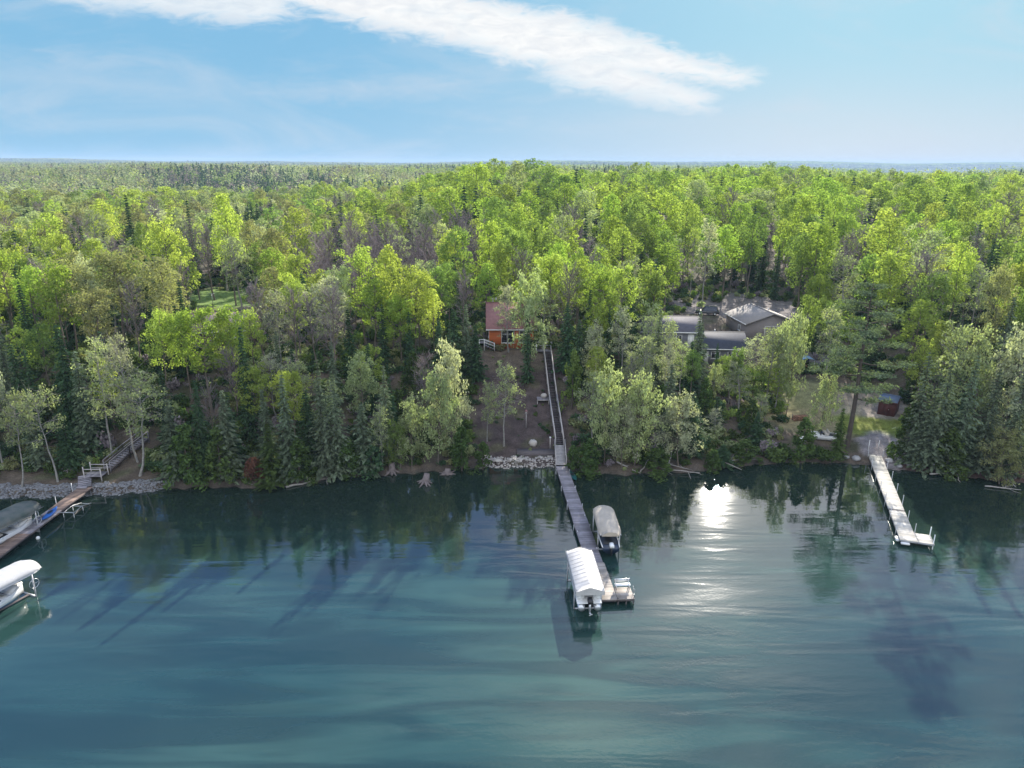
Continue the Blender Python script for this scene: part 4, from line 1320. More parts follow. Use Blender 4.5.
# centre dock
c0, c1 = at(561.5, 466, .55), at(607.5, 600, .55)
cd, cL, crz = dock('boat_dock', 'long weathered grey dock below the orange cabin with a tan end platform', 'dock', c0, c1, 1.55, .55, 'weather',
                   [(0, .22, 'weather', 1.45), (.22, .48, 'weather', 1.5), (.48, .79, 'weather', 1.55), (.79, 1.0, 'tan', 1.75)], post_h=.12, post_every=4.6)
mb = MB()
for k in range(11): mb.box((-1.63, cL - 1.75 + k * .16 + .08, 0), (1.45, .148, .04))
mb.build('side_platform', M['tan'], cd)
mb = MB(); mb.box((-1.63, cL - .05, -.13), (1.4, .05, .18)); mb.box((-1.63, cL - 1.72, -.13), (1.4, .05, .18)); mb.box((-2.33, cL - .88, -.13), (.05, 1.6, .18)); mb.build('platform_frame', M['tread'], cd)
for x_, y_ in ((.75, cL - .1), (-.95, cL - .1), (-1.65, cL - .08), (-2.28, cL - .1), (-2.28, cL - 1.7), (-1.0, cL - 1.75)):
    mb = MB(); mb.tube([(x_, y_, -2.2), (x_, y_, .06)], .05, 7); mb.build('post', M['tread'], cd, True)
bn = MB(); bn.box((-1.63, cL - 1.55, .45), (1.35, .42, .06), 0, .02); bn.build('bench_seat', M['white'], cd)
bn = MB(); bn.box((-1.63, cL - 1.78, .74), (1.4, .06, .30), 0, .02); bn.build('bench_back', M['alu'], cd)
for x_ in (-1.05, -2.2):
    bn = MB(); bn.beam((x_, cL - 1.42, .02), (x_, cL - 1.42, .44), .06, .06); bn.beam((x_, cL - 1.77, .02), (x_, cL - 1.77, .85), .06, .06); bn.build('bench_leg', M['alu'], cd)
ld = MB()
for s in (-.22, .22): ld.tube([(-2.39, cL - .75 + s, .65), (-2.45, cL - .75 + s, .6), (-2.49, cL - .75 + s, -1.2)], .025, 6)
for k in range(4): ld.tube([(-2.48, cL - .97, -.05 - .28 * k), (-2.48, cL - .53, -.05 - .28 * k)], .02, 6)
ld.build('ladder', M['alu'], cd, True)
for k in range(6):
    yy = cL * (.1 + .12 * k); cl_ = MB(); cl_.box((-.66 if k % 2 else .66, yy, .06), (.07, .22, .06), 0, .02); cl_.build('cleat', M['white'], cd)

# pale dock at the right
r0, r1 = at(874, 453, .6), at(909, 541, .6)
rd, rL, rrz = dock('boat_dock', 'pale grey L-shaped dock in two sections reaching out from the gravel ramp', 'dock', r0, r1, 1.6, .6, 'pale_deck',
                   [(0, .70, 'pale_deck', 1.55), (.715, 1.0, 'pale_deck', 1.55)], post_h=.95, post_every=3.4, post_r=.035)
mb = MB()
for k in range(13): mb.box((-1.52, rL - 1.95 + k * .15 + .075, 0), (1.45, .138, .04))
mb.build('side_platform', M['pale_deck'], rd)
mb = MB(); mb.box((-1.52, rL - .04, -.11), (1.45, .05, .16)); mb.box((-1.52, rL - 1.93, -.11), (1.45, .05, .16)); mb.box((-2.22, rL - 1, -.11), (.05, 1.8, .16)); mb.build('platform_frame', M['post'], rd)
for x_, y_ in ((-2.16, rL - .15), (-2.16, rL - 1.8)):
    mb = MB(); mb.tube([(x_, y_, -2.2), (x_, y_, 1.0)], .045, 7); mb.build('post', M['white'], rd, True)
mb = MB(); mb.box((.92, rL - .7, -.28), (.3, .9, .3), 0, .1); mb.build('bumper', M['white'], rd)
mb = MB(); mb.box((.3, rL + .08, -.30), (.8, .3, .25), 0, .08); mb.build('bumper', M['white'], rd)
mb = MB(); mb.box((0, rL * .708, -.02), (1.5, .22, .03)); mb.build('hinge_plate', M['tread'], rd)

# brown dock at the left
l0, l1 = at(86, 487, .75), at(-14, 561, .75)
lk, lL, lrz = dock('boat_dock', 'reddish-brown dock between two covered boat lifts, meeting wooden steps at shore', 'dock', l0, l1, 1.5, .75, 'rust_deck',
                   [(0, .36, 'rust_deck', 1.5), (.36, .68, 'weather', 1.5), (.68, 1.0, 'rust_deck', 1.5)], post_h=1.0, post_every=2.9, post_r=.035, post_sides=(1,))
mb = MB(); mb.box((.82, lL * .58, -.1), (.10, 2.6, .2), 0, .03); mb.build('bumper', M['blue'], lk)
mb = MB(); mb.box((.2, .35, .14), (1.1, .5, .18), 0, .03); mb.build('step', M['weather'], lk)


# ------------------------------------------------------------------ boats under canopies
def pontoon_boat(label, c, rz, L=6.6, W=2.3, z=.35, cover='white', group=None):
    root = thing('pontoon_boat', label, 'boat', (c[0], c[1], z), rz, group)
    for s in (-1, 1):
        rings = []
        for y, r in ((-L / 2, .1), (-L / 2 + .06, .30), (-L / 2 + 1, .33), (L / 2 - 1.1, .33), (L / 2 - .5, .26), (L / 2, .06)):
            rings.append([(s * (W / 2 - .36) + r * math.cos(a), y, .33 + r * math.sin(a) + (.12 if y > L / 2 - .6 else 0)) for a in np.linspace(0, 2 * math.pi, 11)[:-1]])
        t = MB(); t.loft(rings); t.build('pontoon', M['alu'], root, True)
    d = MB(); d.box((0, 0, .72), (W, L - .3, .10), 0, .03); d.build('deck', M['white'], root)
    for s in (-1, 1):
        f = MB(); f.box((s * (W / 2 - .05), .2, 1.08), (.05, L - 1.4, .58), 0, .015); f.build('side_panel', M[cover], root)
        ra = MB(); ra.tube([(s * (W / 2 - .05), -L / 2 + .75, 1.42), (s * (W / 2 - .05), L / 2 - .5, 1.42)], .03, 6); ra.build('rail', M['alu'], root, True)
    f = MB(); f.box((0, L / 2 - .5, 1.08), (W - .2, .05, .58), 0, .015); f.build('front_panel', M[cover], root)
    for s in (-1, 1):
        st = MB(); st.box((s * .72, L / 2 - 1.7, .97), (.6, 1.7, .38), 0, .08); st.box((s * .95, L / 2 - 1.7, 1.28), (.14, 1.7, .4), 0, .05); st.build('seat', M['seat'], root)
        st = MB(); st.box((s * .70, -L / 2 + .95, .97), (.62, .6, .38), 0, .08); st.box((s * .70, -L / 2 + .66, 1.25), (.62, .14, .4), 0, .05); st.build('seat', M['white'], root)
    co = MB(); co.box((.6, -.3, 1.1), (.65, .6, .65), 0, .08); co.build('console', M['white'], root)
    mo = MB(); mo.box((0, -L / 2 - .05, 1.12), (.42, .62, .5), 0, .12); eng = mo.build('outboard_motor', M['black'], root)
    lg = MB(); lg.box((0, -L / 2 - .02, .5), (.16, .26, .8), 0, .04); lg.box((0, -L / 2 - .1, .05), (.12, .55, .14), 0, .04); lg.build('motor_leg', M['alu'], eng)
    pr = MB(); pr.sphere((0, -L / 2 - .42, .05), (.05, .10, .05), 8, 6)
    for k in range(3):
        a = k * 2.094; pr.box((.1 * math.cos(a), -L / 2 - .42, .05 + .1 * math.sin(a)), (.13, .02, .09))
    pr.build('propeller', M['alu'], eng)
    return root


def runabout(label, c, rz, L=5.6, W=2.1, z=.2, hull='white', group=None, motor=True):
    root = thing('motor_boat', label, 'boat', (c[0], c[1], z), rz, group)
    st_ = [(-L / 2, .92, .75), (-L / 4, 1.0, .78), (0, 1.0, .82), (L / 4, .82, .9), (L / 2 - .5, .42, 1.0), (L / 2, .04, 1.06)]
    rings = []
    for y, w, h in st_:
        hw = W / 2 * w
        rings.append([(-hw, y, h), (-hw * .92, y, h * .45), (-hw * .5, y, .12), (0, y, 0.0 + (.25 if y > L / 2 - .6 else 0)), (hw * .5, y, .12), (hw * .92, y, h * .45), (hw, y, h)])
    hb = MB(); hb.loft(rings); hb.build('hull', M[hull], root, True)
    dk = MB(); dk.loft([[(-W / 2 * w * .98, y, h), (0, y, h + .09), (W / 2 * w * .98, y, h), (0, y, h - .08)] for y, w, h in st_[3:]]); dk.build('foredeck', M['white'], root)
    gw = MB()
    for s in (-1, 1): gw.tube([(s * W / 2 * w, y, h + .02) for y, w, h in st_], .05, 6)
    gw.build('gunwale', M['white'], root, True)
    ck = MB(); ck.box((0, -L * .16, .83), (W * .78, L * .5, .03)); ck.build('cockpit_floor', M['black'], root)
    ws = MB(); ws.add([(-.8, L * .2, .95), (.8, L * .2, .95), (.7, L * .12, 1.35), (-.7, L * .12, 1.35), (-.8, L * .2 + .03, .95), (.8, L * .2 + .03, .95), (.7, L * .12 + .03, 1.35), (-.7, L * .12 + .03, 1.35)],
                      [(0, 1, 2, 3), (7, 6, 5, 4), (0, 4, 5, 1), (2, 6, 7, 3), (1, 5, 6, 2), (0, 3, 7, 4)]); ws.build('windshield', M['glass'], root)
    for s in (-1, 1):
        se = MB(); se.box((s * .42, -.1, 1.0), (.5, .5, .3), 0, .08); se.box((s * .42, -.36, 1.22), (.5, .12, .45), 0, .05); se.build('seat', M['seat'], root)
    if motor:
        mo = MB(); mo.box((0, -L / 2 - .25, 1.12), (.4, .55, .48), 0, .12); eng = mo.build('outboard_motor', M['white'], root)
        lg = MB(); lg.box((0, -L / 2 - .22, .45), (.15, .24, .9), 0, .04); lg.build('motor_leg', M['black'], eng)
    return root


def canopy_profile(W, rise, drop, rounded):
    """(x, z) across a canopy, from one skirt hem to the other"""
    if rounded:
        P = [(-W / 2, -drop), (-W / 2, -.05)]
        P += [(-W / 2 * math.cos(a), rise * math.sin(a)) for a in np.linspace(.12, math.pi - .12, 11)]
        P += [(W / 2, -.05), (W / 2, -drop)]
    else:
        P = [(-W / 2, -drop), (-W / 2, -.06), (-W / 2 + .05, .05), (-W * .25, rise * .58), (-.10, rise * .98), (.10, rise), (W * .25, rise * .62), (W / 2 - .05, .05), (W / 2, -.06), (W / 2, -drop)]
    return P


def boat_lift(label, c, rz, L, W, z, mat, rise=.45, drop=.40, rounded=False, ribs=0, water=-1.4, group=None, round_ends=0.0):
    root = thing('boat_lift', label, 'boat lift', (c[0], c[1], 0), rz, group)
    P = canopy_profile(W, rise, drop, rounded)
    rings = []
    nst = 15
    for k in range(nst):
        t = k / (nst - 1); y = -L / 2 + L * t
        e = min(1, min(t, 1 - t) * (nst - 1) / 2.0)
        sc = 1 - round_ends * (1 - e) ** 2
        lift = -.20 * (1 - e) ** 2
        sag = -.025 * (1 - abs(math.sin(t * math.pi * 5)))
        rings.append([(x * sc, y, z + (zz + (lift + sag if zz > -.03 else 0))) for x, zz in P])
    inner = [[(x * .97, y * .995, zz - .03) for x, y, zz in r] for r in rings]
    m_ = MB(); m_.loft(rings, False, False); o1 = len(m_.v); m_.loft(inner, False, False)
    n = len(P)
    for k in range(nst - 1):
        for i in (0, n - 1):
            m_.f.append((k * n + i, (k + 1) * n + i, o1 + (k + 1) * n + i, o1 + k * n + i))
    # the cloth closes the two ends down to the hem
    for k in (0, nst - 1):
        for i in range(1, n - 2):
            pass
        for i in range(n - 1): m_.f.append((k * n + i, k * n + i + 1, o1 + k * n + i + 1, o1 + k * n + i))
        yk = rings[k][0][1]; hem = [(x, yk, max(zz, z - drop)) for x, y_, zz in rings[k]]
        base = len(m_.v); m_.v += hem + [(x, yk, z - drop) for x, _, _ in rings[k]]
        for i in range(n - 1): m_.f.append((base + i, base + i + 1, base + n + i + 1, base + n + i))
    can = m_.build('canopy', M[mat], root, False)
    for k in range(ribs):
        y = -L / 2 + L * (k + .5) / ribs
        rb = MB(); half = [p for p in P if p[1] > -.1]
        rb.tube([(x * 1.004, y, z + zz + .012) for x, zz in half], .010, 5, True); rb.build('rib', M[mat], can, True)
    for sx in (-1, 1):
        for sy in (-1, 1):
            p = MB(); p.beam((sx * (W / 2 - .06), sy * (L / 2 - 1.1), water), (sx * (W / 2 - .06), sy * (L / 2 - 1.1), z - .02), .10, .10); p.build('post', M['post'], root)
        fb = MB(); fb.beam((sx * (W / 2 - .12), -L / 2 + .1, z - .05), (sx * (W / 2 - .12), L / 2 - .1, z - .05), .05, .05); fb.build('canopy_rail', M['alu'], root)
        bk = MB(); bk.beam((sx * .55, -L / 2 + 1.2, .12), (sx * .55, L / 2 - 1.2, .12), .16, .12); bk.build('bunk', M['tread'], root)
    for sy in (-1, 1):
        cb = MB(); cb.beam((-W / 2 + .12, sy * (L / 2 - 1.1), .02), (W / 2 - .12, sy * (L / 2 - 1.1), .02), .12, .12); cb.build('cross_beam', M['post'], root)
    wh = MB()
    th = np.linspace(0, 2 * math.pi, 19)
    wh.tube([(W / 2 + .06, L / 2 - 1.1 + .42 * math.cos(a), 1.35 + .42 * math.sin(a)) for a in th], .025, 5, False)
    for a in (0, 2.09, 4.19): wh.tube([(W / 2 + .06, L / 2 - 1.1, 1.35), (W / 2 + .06, L / 2 - 1.1 + .42 * math.cos(a), 1.35 + .42 * math.sin(a))], .018, 5)
    wh.build('winch_wheel', M['alu'], root, True)
    return root


def frame_from(pA, pB):
    """centre, length and heading of the axis from pA to pB"""
    a, b = np.array(pA[:2]), np.array(pB[:2]); d = b - a
    return (a + b) / 2, float(np.linalg.norm(d)), math.atan2(-d[0], d[1])


def corners(px4, z):
    """axis through the middles of the two ends, from four canopy corners (near-left, near-right, far-right, far-left)"""
    a, b, c, d = [at(*p, z) for p in px4]
    W = (np.linalg.norm((a - b)[:2]) + np.linalg.norm((c - d)[:2])) / 2
    c_, L, rz = frame_from((a + b) / 2, (c + d) / 2)
    return c_, L, W, rz


cc, L_, W_, rz_ = corners([(576, 590), (605, 588), (592, 548), (566, 549)], 2.6)
print('big canopy', cc, L_, W_)
boat_lift('boat lift with white ridged canopy beside the end of the centre dock', cc, rz_, L_, W_, 2.5, 'canvas_w', .42, .5, False, 11)
pontoon_boat('pontoon boat stored under the white ridged canopy by the centre dock', cc - .3 * np.array([-math.sin(rz_), math.cos(rz_)]), rz_, L_ - .5, W_ - .35, .42, 'white')
cc, L_, W_, rz_ = corners([(601, 535), (621, 533), (613, 506), (592, 507)], 2.3)
print('small canopy', cc, L_, W_)
boat_lift('boat lift with small rounded grey canopy at the right of the centre dock', cc, rz_, L_, W_ + .1, 2.15, 'canvas_g', .55, .12, True, 0, round_ends=.25)
runabout('white motor boat under the small rounded grey canopy', cc - .5 * np.array([-math.sin(rz_), math.cos(rz_)]), rz_, L_ - .1, W_ - .35, .35, 'navy')
# the two lifts at the brown dock
A, B = at(-46, 541, 2.5), at(34, 503, 2.5)
cc, L_, rz_ = frame_from(A, B)
boat_lift('boat lift with dark streaked canopy on the far side of the brown dock', cc, rz_, L_, 2.9, 2.4, 'canvas_d', .6, .25, True, 0, round_ends=.35)
runabout('white boat under the dark streaked canopy beside the brown dock', cc + np.array([.15, -.15]) - .3 * np.array([-math.sin(rz_), math.cos(rz_)]), rz_, L_ - .6, 2.1, .3, 'white')
A, B = at(-42, 600, 2.5), at(33, 562, 2.5)
cc, L_, rz_ = frame_from(A, B)
boat_lift('boat lift with pale streaked canopy on the near side of the brown dock', cc, rz_, L_, 2.7, 2.4, 'canvas_l', .5, .2, True, 0, round_ends=.3)
runabout('white boat under the pale streaked canopy beside the brown dock', cc + np.array([.2, -.2]) - .9 * np.array([-math.sin(rz_), math.cos(rz_)]), rz_, L_ - .8, 2.0, .3, 'white')


def kayak(label, p, rz, L, W, mat, roll=0.0):
    root = thing('kayak', label, 'kayak', p, rz)
    rings = []
    for t in np.linspace(-1, 1, 13):
        w = W / 2 * max(.05, (1 - abs(t) ** 2.4)); zz = .10 * abs(t) ** 3
        rings.append([(w * math.cos(a), t * L / 2, .16 + zz + (.15 if math.sin(a) > 0 else .17) * math.sin(a) * max(.25, 1 - abs(t) ** 3)) for a in np.linspace(0, 2 * math.pi, 13)[:-1]])
    h_ = MB(); h_.loft(rings); h_.build('hull', M[mat], root, True)
    th = np.linspace(0, 2 * math.pi, 17)
    ck = MB(); ck.loft([[(W * .30 * math.cos(a), -.1 + .45 * math.sin(a), .325) for a in th[:-1]], [(W * .26 * math.cos(a), -.1 + .40 * math.sin(a), .335) for a in th[:-1]]]); ck.build('cockpit', M['black'], root)
    rim = MB(); rim.tube([(W * .30 * math.cos(a), -.1 + .45 * math.sin(a), .335) for a in th], .02, 5, False); rim.build('cockpit_rim', M[mat], root, True)
    return root


p = at(50, 515, .80)
kayak('blue kayak lying on the reddish-brown dock', (p[0], p[1], .78), lrz + .1, 3.0, .75, 'blue')
p = at(569, 476, .3)
kayak('dark teal kayak leaning by the shore end of the centre dock', (p[0] + .4, p[1] + .3, .12), R(12), 3.3, .8, 'teal')

# mooring ball, pipe frame in the water
p = at(38, 538, .1)
mb = MB(); mb.sphere((0, 0, .12), (.19, .19, .19), 12, 8); o = mb.build('mooring_buoy', M['white'], None, True); o.location = (p[0], p[1], -.02); tag(o, 'small white mooring buoy floating beside the brown dock', 'buoy')
pf = at(76, 512, 0)
root = thing('pipe_frame', 'bent metal pipe boat frame standing in the water by the brown dock', 'boat rack', (pf[0], pf[1], 0), lrz)
for s in (-.55, .55):
    m_ = MB(); m_.tube([(s, -1.9, .1), (s, -.4, .55), (s, 1.2, .5), (s, 1.9, .95)], .05, 6); m_.build('side_pipe', M['post'], root, True)
m_ = MB()
for y_, z_ in ((-1.6, .2), (-.3, .55), (1.1, .52), (1.85, .9)): m_.tube([(-.55, y_, z_), (.55, y_, z_)], .045, 6)
m_.build('cross_pipe', M['post'], root, True)
for x_, y_, z_ in ((-.55, -.4, .55), (.55, -.4, .55), (-.55, 1.2, .5), (.55, 1.2, .5)):
    m_ = MB(); m_.tube([(x_, y_, -1.2), (x_, y_, z_)], .04, 6); m_.build('leg', M['post'], root, True)


# ------------------------------------------------------------------ stairs
def stairs(name, label, pts, width, tread_mat, rail=True, rail_mat='rail', rail_h=.95, rail_w=.07):
    """a flight through world points pts (x, y, z of the tread line)"""
    p0 = np.array(pts[0], float)
    root = thing(name, label, 'stairs', p0)
    Q = [np.array(p, float) - p0 for p in pts]
    tr, stg = MB(), MB()
    posts = []
    rails = {-1: MB(), 1: MB()}
    for a, b in zip(Q[:-1], Q[1:]):
        d = b - a; hz = np.array([d[0], d[1], 0]); Lh = np.linalg.norm(hz); hd = hz / Lh; side = np.array([hd[1], -hd[0], 0])
        n = max(1, int(Lh / .32)); rz = math.atan2(-hd[0], hd[1])
        for k in range(n):
            c = a + d * (k + .5) / n
            tr.box(c, (width, Lh / n * .92, .05), rz)
        for s in (-1, 1):
            stg.beam(a + side * s * (width / 2 + .03) + [0, 0, -.14], b + side * s * (width / 2 + .03) + [0, 0, -.14], .05, .26)
            if rail:
                rails[s].beam(a + side * s * (width / 2 + .05) + [0, 0, rail_h], b + side * s * (width / 2 + .05) + [0, 0, rail_h], rail_w * 1.5, rail_w)
                rails[s].beam(a + side * s * (width / 2 + .05) + [0, 0, rail_h * .5], b + side * s * (width / 2 + .05) + [0, 0, rail_h * .5], rail_w * .6, rail_w)
                m_ = max(1, int(Lh / 1.9))
                for k in range(m_ + 1):
                    c = a + d * k / m_ + side * s * (width / 2 + .05)
                    posts.append((c + [0, 0, -.6], c + [0, 0, rail_h]))
    tr.build('treads', M[tread_mat], root); stg.build('stringers', M['tread'], root)
    if rail:
        for s in (-1, 1): rails[s].build('handrail', M[rail_mat], root)
        for a, b in posts:
            q = MB(); q.beam(a, b, .09, .09); q.build('post', M[rail_mat], root)
    return root


def gpt(px, py, dz=.35):
    p = hit(px, py); return np.array([p[0], p[1], p[2] + dz])


s0 = gpt(560, 458); s1 = gpt(559.5, 447); s2 = gpt(553, 404); s3 = gpt(547, 354)
stairs('wooden_staircase', 'long grey-railed wooden staircase climbing the bare slope to the orange cabin', [s1, s2 + [0, 0, .1], s3], .95, 'tread', True, 'rail', .95, .085)
e0 = np.array([c0[0] - .05, c0[1] + .1, .65])
stairs('dock_steps', 'short flight of pale steps linking centre dock and staircase', [e0, s1 + [0, -.25, 0]], 1.2, 'rail', True, 'rail', .8, .05)
# landing with bench-like platform, halfway
pl = gpt(545, 402, .45)
root = thing('wooden_platform', 'small wooden side platform halfway up the long staircase', 'platform', (pl[0] - .3, pl[1], pl[2]))
m_ = MB()
for k in range(9): m_.box((0, -.6 + k * .15, .03), (1.7, .138, .04))
m_.build('deck', M['weather'], root)
for x_ in (-.78, .78):
    for y_ in (-.55, .55):
        m_ = MB(); m_.beam((x_, y_, -1.0), (x_, y_, .0), .09, .09); m_.build('leg', M['rail'], root)
m_ = MB(); m_.beam((-.85, -.63, -.06), (.85, -.63, -.06), .05, .15); m_.beam((-.85, .66, -.06), (.85, .66, -.06), .05, .15); m_.build('frame', M['rail'], root)
m_ = MB(); m_.sphere((0, 0, .28), (.46, .42, .36), 14, 10); o = m_.build('covered_grill', M['palestone'], None, True); o.location = (pl[0] - .15, pl[1] + .1, pl[2] + .1); tag(o, 'pale dome-covered grill on the small platform beside the staircase', 'grill')
lid = MB(); lid.tube([(-.09, 0, .63), (-.05, 0, .70), (.05, 0, .70), (.09, 0, .63)], .02, 6); lid.build('handle', M['black'], o, True)
# lamp post beside the stairs and the birdhouse pole in the yard
p = hit(550, 449)
root = thing('wooden_post', 'short post with pale cap beside the foot of the staircase', 'post', p)
m_ = MB(); m_.beam((0, 0, -.1), (0, 0, 1.5), .11, .11); m_.build('pole', M['rail'], root)
m_ = MB(); m_.box((0, 0, 1.58), (.22, .22, .16), 0, .04); m_.build('cap', M['trim'], root)
p = hit(526, 428)
root = thing('birdhouse_pole', 'thin yard pole with a small birdhouse below the orange cabin', 'birdhouse', p)
m_ = MB(); m_.tube([(0, 0, -.1), (.02, 0, 2.4)], .05, 6); m_.build('pole', M['rail'], root)
m_ = MB(); m_.box((0, 0, 2.2), (.26, .26, .34), 0, .01); bh = m_.build('birdhouse', M['rail'], root)
m_ = MB(); m_.loft([[(-.2, -.2, 2.375), (0, -.2, 2.56), (.2, -.2, 2.375)], [(-.2, .2, 2.375), (0, .2, 2.56), (.2, .2, 2.375)]]); m_.build('roof', M['maroon'], bh)
# retaining timber edge above the riprap
a, b = hit(517, 456), hit(556, 456)
root = thing('retaining_wall', 'low timber retaining wall above the riprap near the stair foot', 'retaining wall', (a + b) / 2)
m_ = MB()
for k in range(3): m_.beam((a - b) / 2 + [0, 0, -.1 + k * .15], (b - a) / 2 + [0, 0, -.1 + k * .15], .16, .145)
m_.build('timbers', M['tread'], root)
m_ = MB(); m_.box((0, .9, .24), (abs(b[0] - a[0]), 1.5, .06)); m_.build('terrace', M['tread'], root)

# left stairs
q0 = gpt(97, 478, .5); q1 = gpt(108, 472, .5); q2 = gpt(146, 441, .45)
stairs('wooden_staircase', 'narrow rail-framed staircase slanting up the bank from the brown dock', [q1, (q1 + q2) / 2 + [0, 0, .1], q2], 1.0, 'weather', True, 'weather', .9, .06)
root = thing('wooden_landing', 'small railed landing between the brown dock and its slanting staircase', 'landing', q0)
m_ = MB()
for k in range(13): m_.box((-1 + k * .16, 0, 0), (.148, 1.5, .04))
m_.build('deck', M['weather'], root)
for y_ in (-.72, .72):
    m_ = MB(); m_.beam((-1.0, y_, .9), (1.0, y_, .9), .1, .06); m_.beam((-1.0, y_, .45), (1.0, y_, .45), .05, .06); m_.build('handrail', M['rail'], root)
for x_ in (-.98, .98):
    for y_ in (-.72, .72):
        m_ = MB(); m_.beam((x_, y_, -.9), (x_, y_, 1.0 if x_ > 0 else 1.2), .09, .09); m_.build('post', M['rail'], root)
stairs('dock_steps', 'few grey steps between the brown dock and the railed landing', [np.array([l0[0] - .1, l0[1] - .1, .8]), q0 + [-1.15, -.35, .02]], 1.3, 'weather', False)


# ------------------------------------------------------------------ buildings
def house(name, label, cat, c, rz, LX, LY, wall_h, rise, wall, roof, eave=.45, windows=(), doors=(), chimney=None, ridge='x', vents=(), trim='trim', base=True):
    """c = ground centre; ridge along local x or y"""
    root = thing(name, label, cat, c, rz)
    hx, hy = LX / 2, LY / 2
    w = MB()
    if ridge == 'x':
        prof = [(-hy, 0), (hy, 0), (hy, wall_h), (0, wall_h + rise - .02), (-hy, wall_h)]
        w.loft([[(-hx, y, z - .4 if z == 0 else z) for y, z in prof], [(hx, y, z - .4 if z == 0 else z) for y, z in prof]])
    else:
        prof = [(-hx, 0), (hx, 0), (hx, wall_h), (0, wall_h + rise - .02), (-hx, wall_h)]
        w.loft([[(x, hy, z - .4 if z == 0 else z) for x, z in prof], [(x, -hy, z - .4 if z == 0 else z) for x, z in prof]])
    w.build('wall', M[wall], root)
    half, run = (hy, hx) if ridge == 'x' else (hx, hy)
    sl = rise / half; ov = eave
    r_ = MB(); T = .14
    zt = wall_h + rise + .05
    pr = [(-half - ov, zt - sl * (half + ov)), (0, zt), (half + ov, zt - sl * (half + ov)), (half + ov, zt - sl * (half + ov) + T), (0, zt + T), (-half - ov, zt - sl * (half + ov) + T)]
    ringf = (lambda e: [(e, p, z) for p, z in pr]) if ridge == 'x' else (lambda e: [(p, -e, z) for p, z in pr])
    A_, B_ = ringf(-run - ov), ringf(run + ov)
    r_.v += A_ + B_
    for i in range(6):
        j = (i + 1) % 6
        r_.f.append((i, j, 6 + j, 6 + i))
    r_.f += [(0, 5, 4, 1), (1, 4, 3, 2), (6, 7, 10, 11), (7, 8, 9, 10)]
    rf = r_.build('roof', M[roof], root)
    fb = MB()
    for s in (-1, 1):
        q = [(s * (half + ov + .015), zt - sl * (half + ov) + .02)]
        if ridge == 'x': fb.box((0, q[0][0], q[0][1] + .04), (2 * (run + ov), .03, .17))
        else: fb.box((q[0][0], 0, q[0][1] + .04), (.03, 2 * (run + ov), .17))
    fb.build('fascia', M[trim], rf)
    rc = MB()
    if ridge == 'x': rc.box((0, 0, zt + T + .01), (2 * (run + ov), .3, .05))
    else: rc.box((0, 0, zt + T + .01), (.3, 2 * (run + ov), .05))
    rc.build('ridge_cap', M[roof], rf)
    if chimney:
        x_, y_, w_, h_ = chimney
        ch = MB(); ch.box((x_, y_, zt + h_ / 2 - .5), (w_, w_, h_ + 1), 0, .03); ch.box((x_, y_, zt + h_ + .04), (w_ + .16, w_ + .16, .1), 0, .02); ch.build('chimney', M['brick'], rf)
    for x_, y_, h_ in vents:
        v = MB(); v.tube([(x_, y_, zt - .6), (x_, y_, zt + h_)], .08, 8); v.build('vent_pipe', M['post'], rf, True)

    def place(face, u, z, wd, ht, nm, mat_f, mat_p, cols=2):
        o = {'front': ((u, -hy, z), 0), 'back': ((-u, hy, z), math.pi), 'left': ((-hx, -u, z), -math.pi / 2), 'right': ((hx, u, z), math.pi / 2)}[face]
        (px_, py_, pz_), a = o
        ca, sa = math.cos(a), math.sin(a)
        tr = lambda p: (px_ + p[0] * ca - p[1] * sa, py_ + p[0] * sa + p[1] * ca, pz_ + p[2])
        f = MB(); b = .09
        for q, d in (((0, -.02, ht / 2 - b / 2), (wd, .09, b)), ((0, -.02, -ht / 2 + b / 2), (wd, .09, b)), ((-wd / 2 + b / 2, -.02, 0), (b, .09, ht - 2 * b - .004)), ((wd / 2 - b / 2, -.02, 0), (b, .09, ht - 2 * b - .004))):
            f.box(tr(q), d, a)
        if nm == 'window':
            for k in range(1, cols): f.box(tr((-wd / 2 + wd * k / cols, -.02, 0)), (.07, .08, ht - 2 * b - .004), a)
            if ht > 1.2: f.box(tr((0, -.015, ht * .2)), (wd - 2 * b, .06, .06), a)
        win = f.build(nm, M[mat_f], root)
        g = MB(); g.box(tr((0, -.004, 0)), (wd - .1, .03, ht - .1), a); g.build('pane' if nm == 'window' else 'leaf', M[mat_p], win)
        if nm == 'door':
            k = MB(); k.sphere(tr((wd * .32, -.06, 0)), (.05, .05, .05), 8, 6); k.build('handle', M['alu'], win, True)
        else:
            si = MB(); si.box(tr((0, -.05, -ht / 2 - .045)), (wd + .12, .14, .06), a); si.build('sill', M[mat_f], win)
    for q in windows: place(*q[:5], 'window', trim, 'glass', q[5] if len(q) > 5 else 2)
    for q in doors: place(*q[:5], 'door', trim, q[5], 1)
    return root


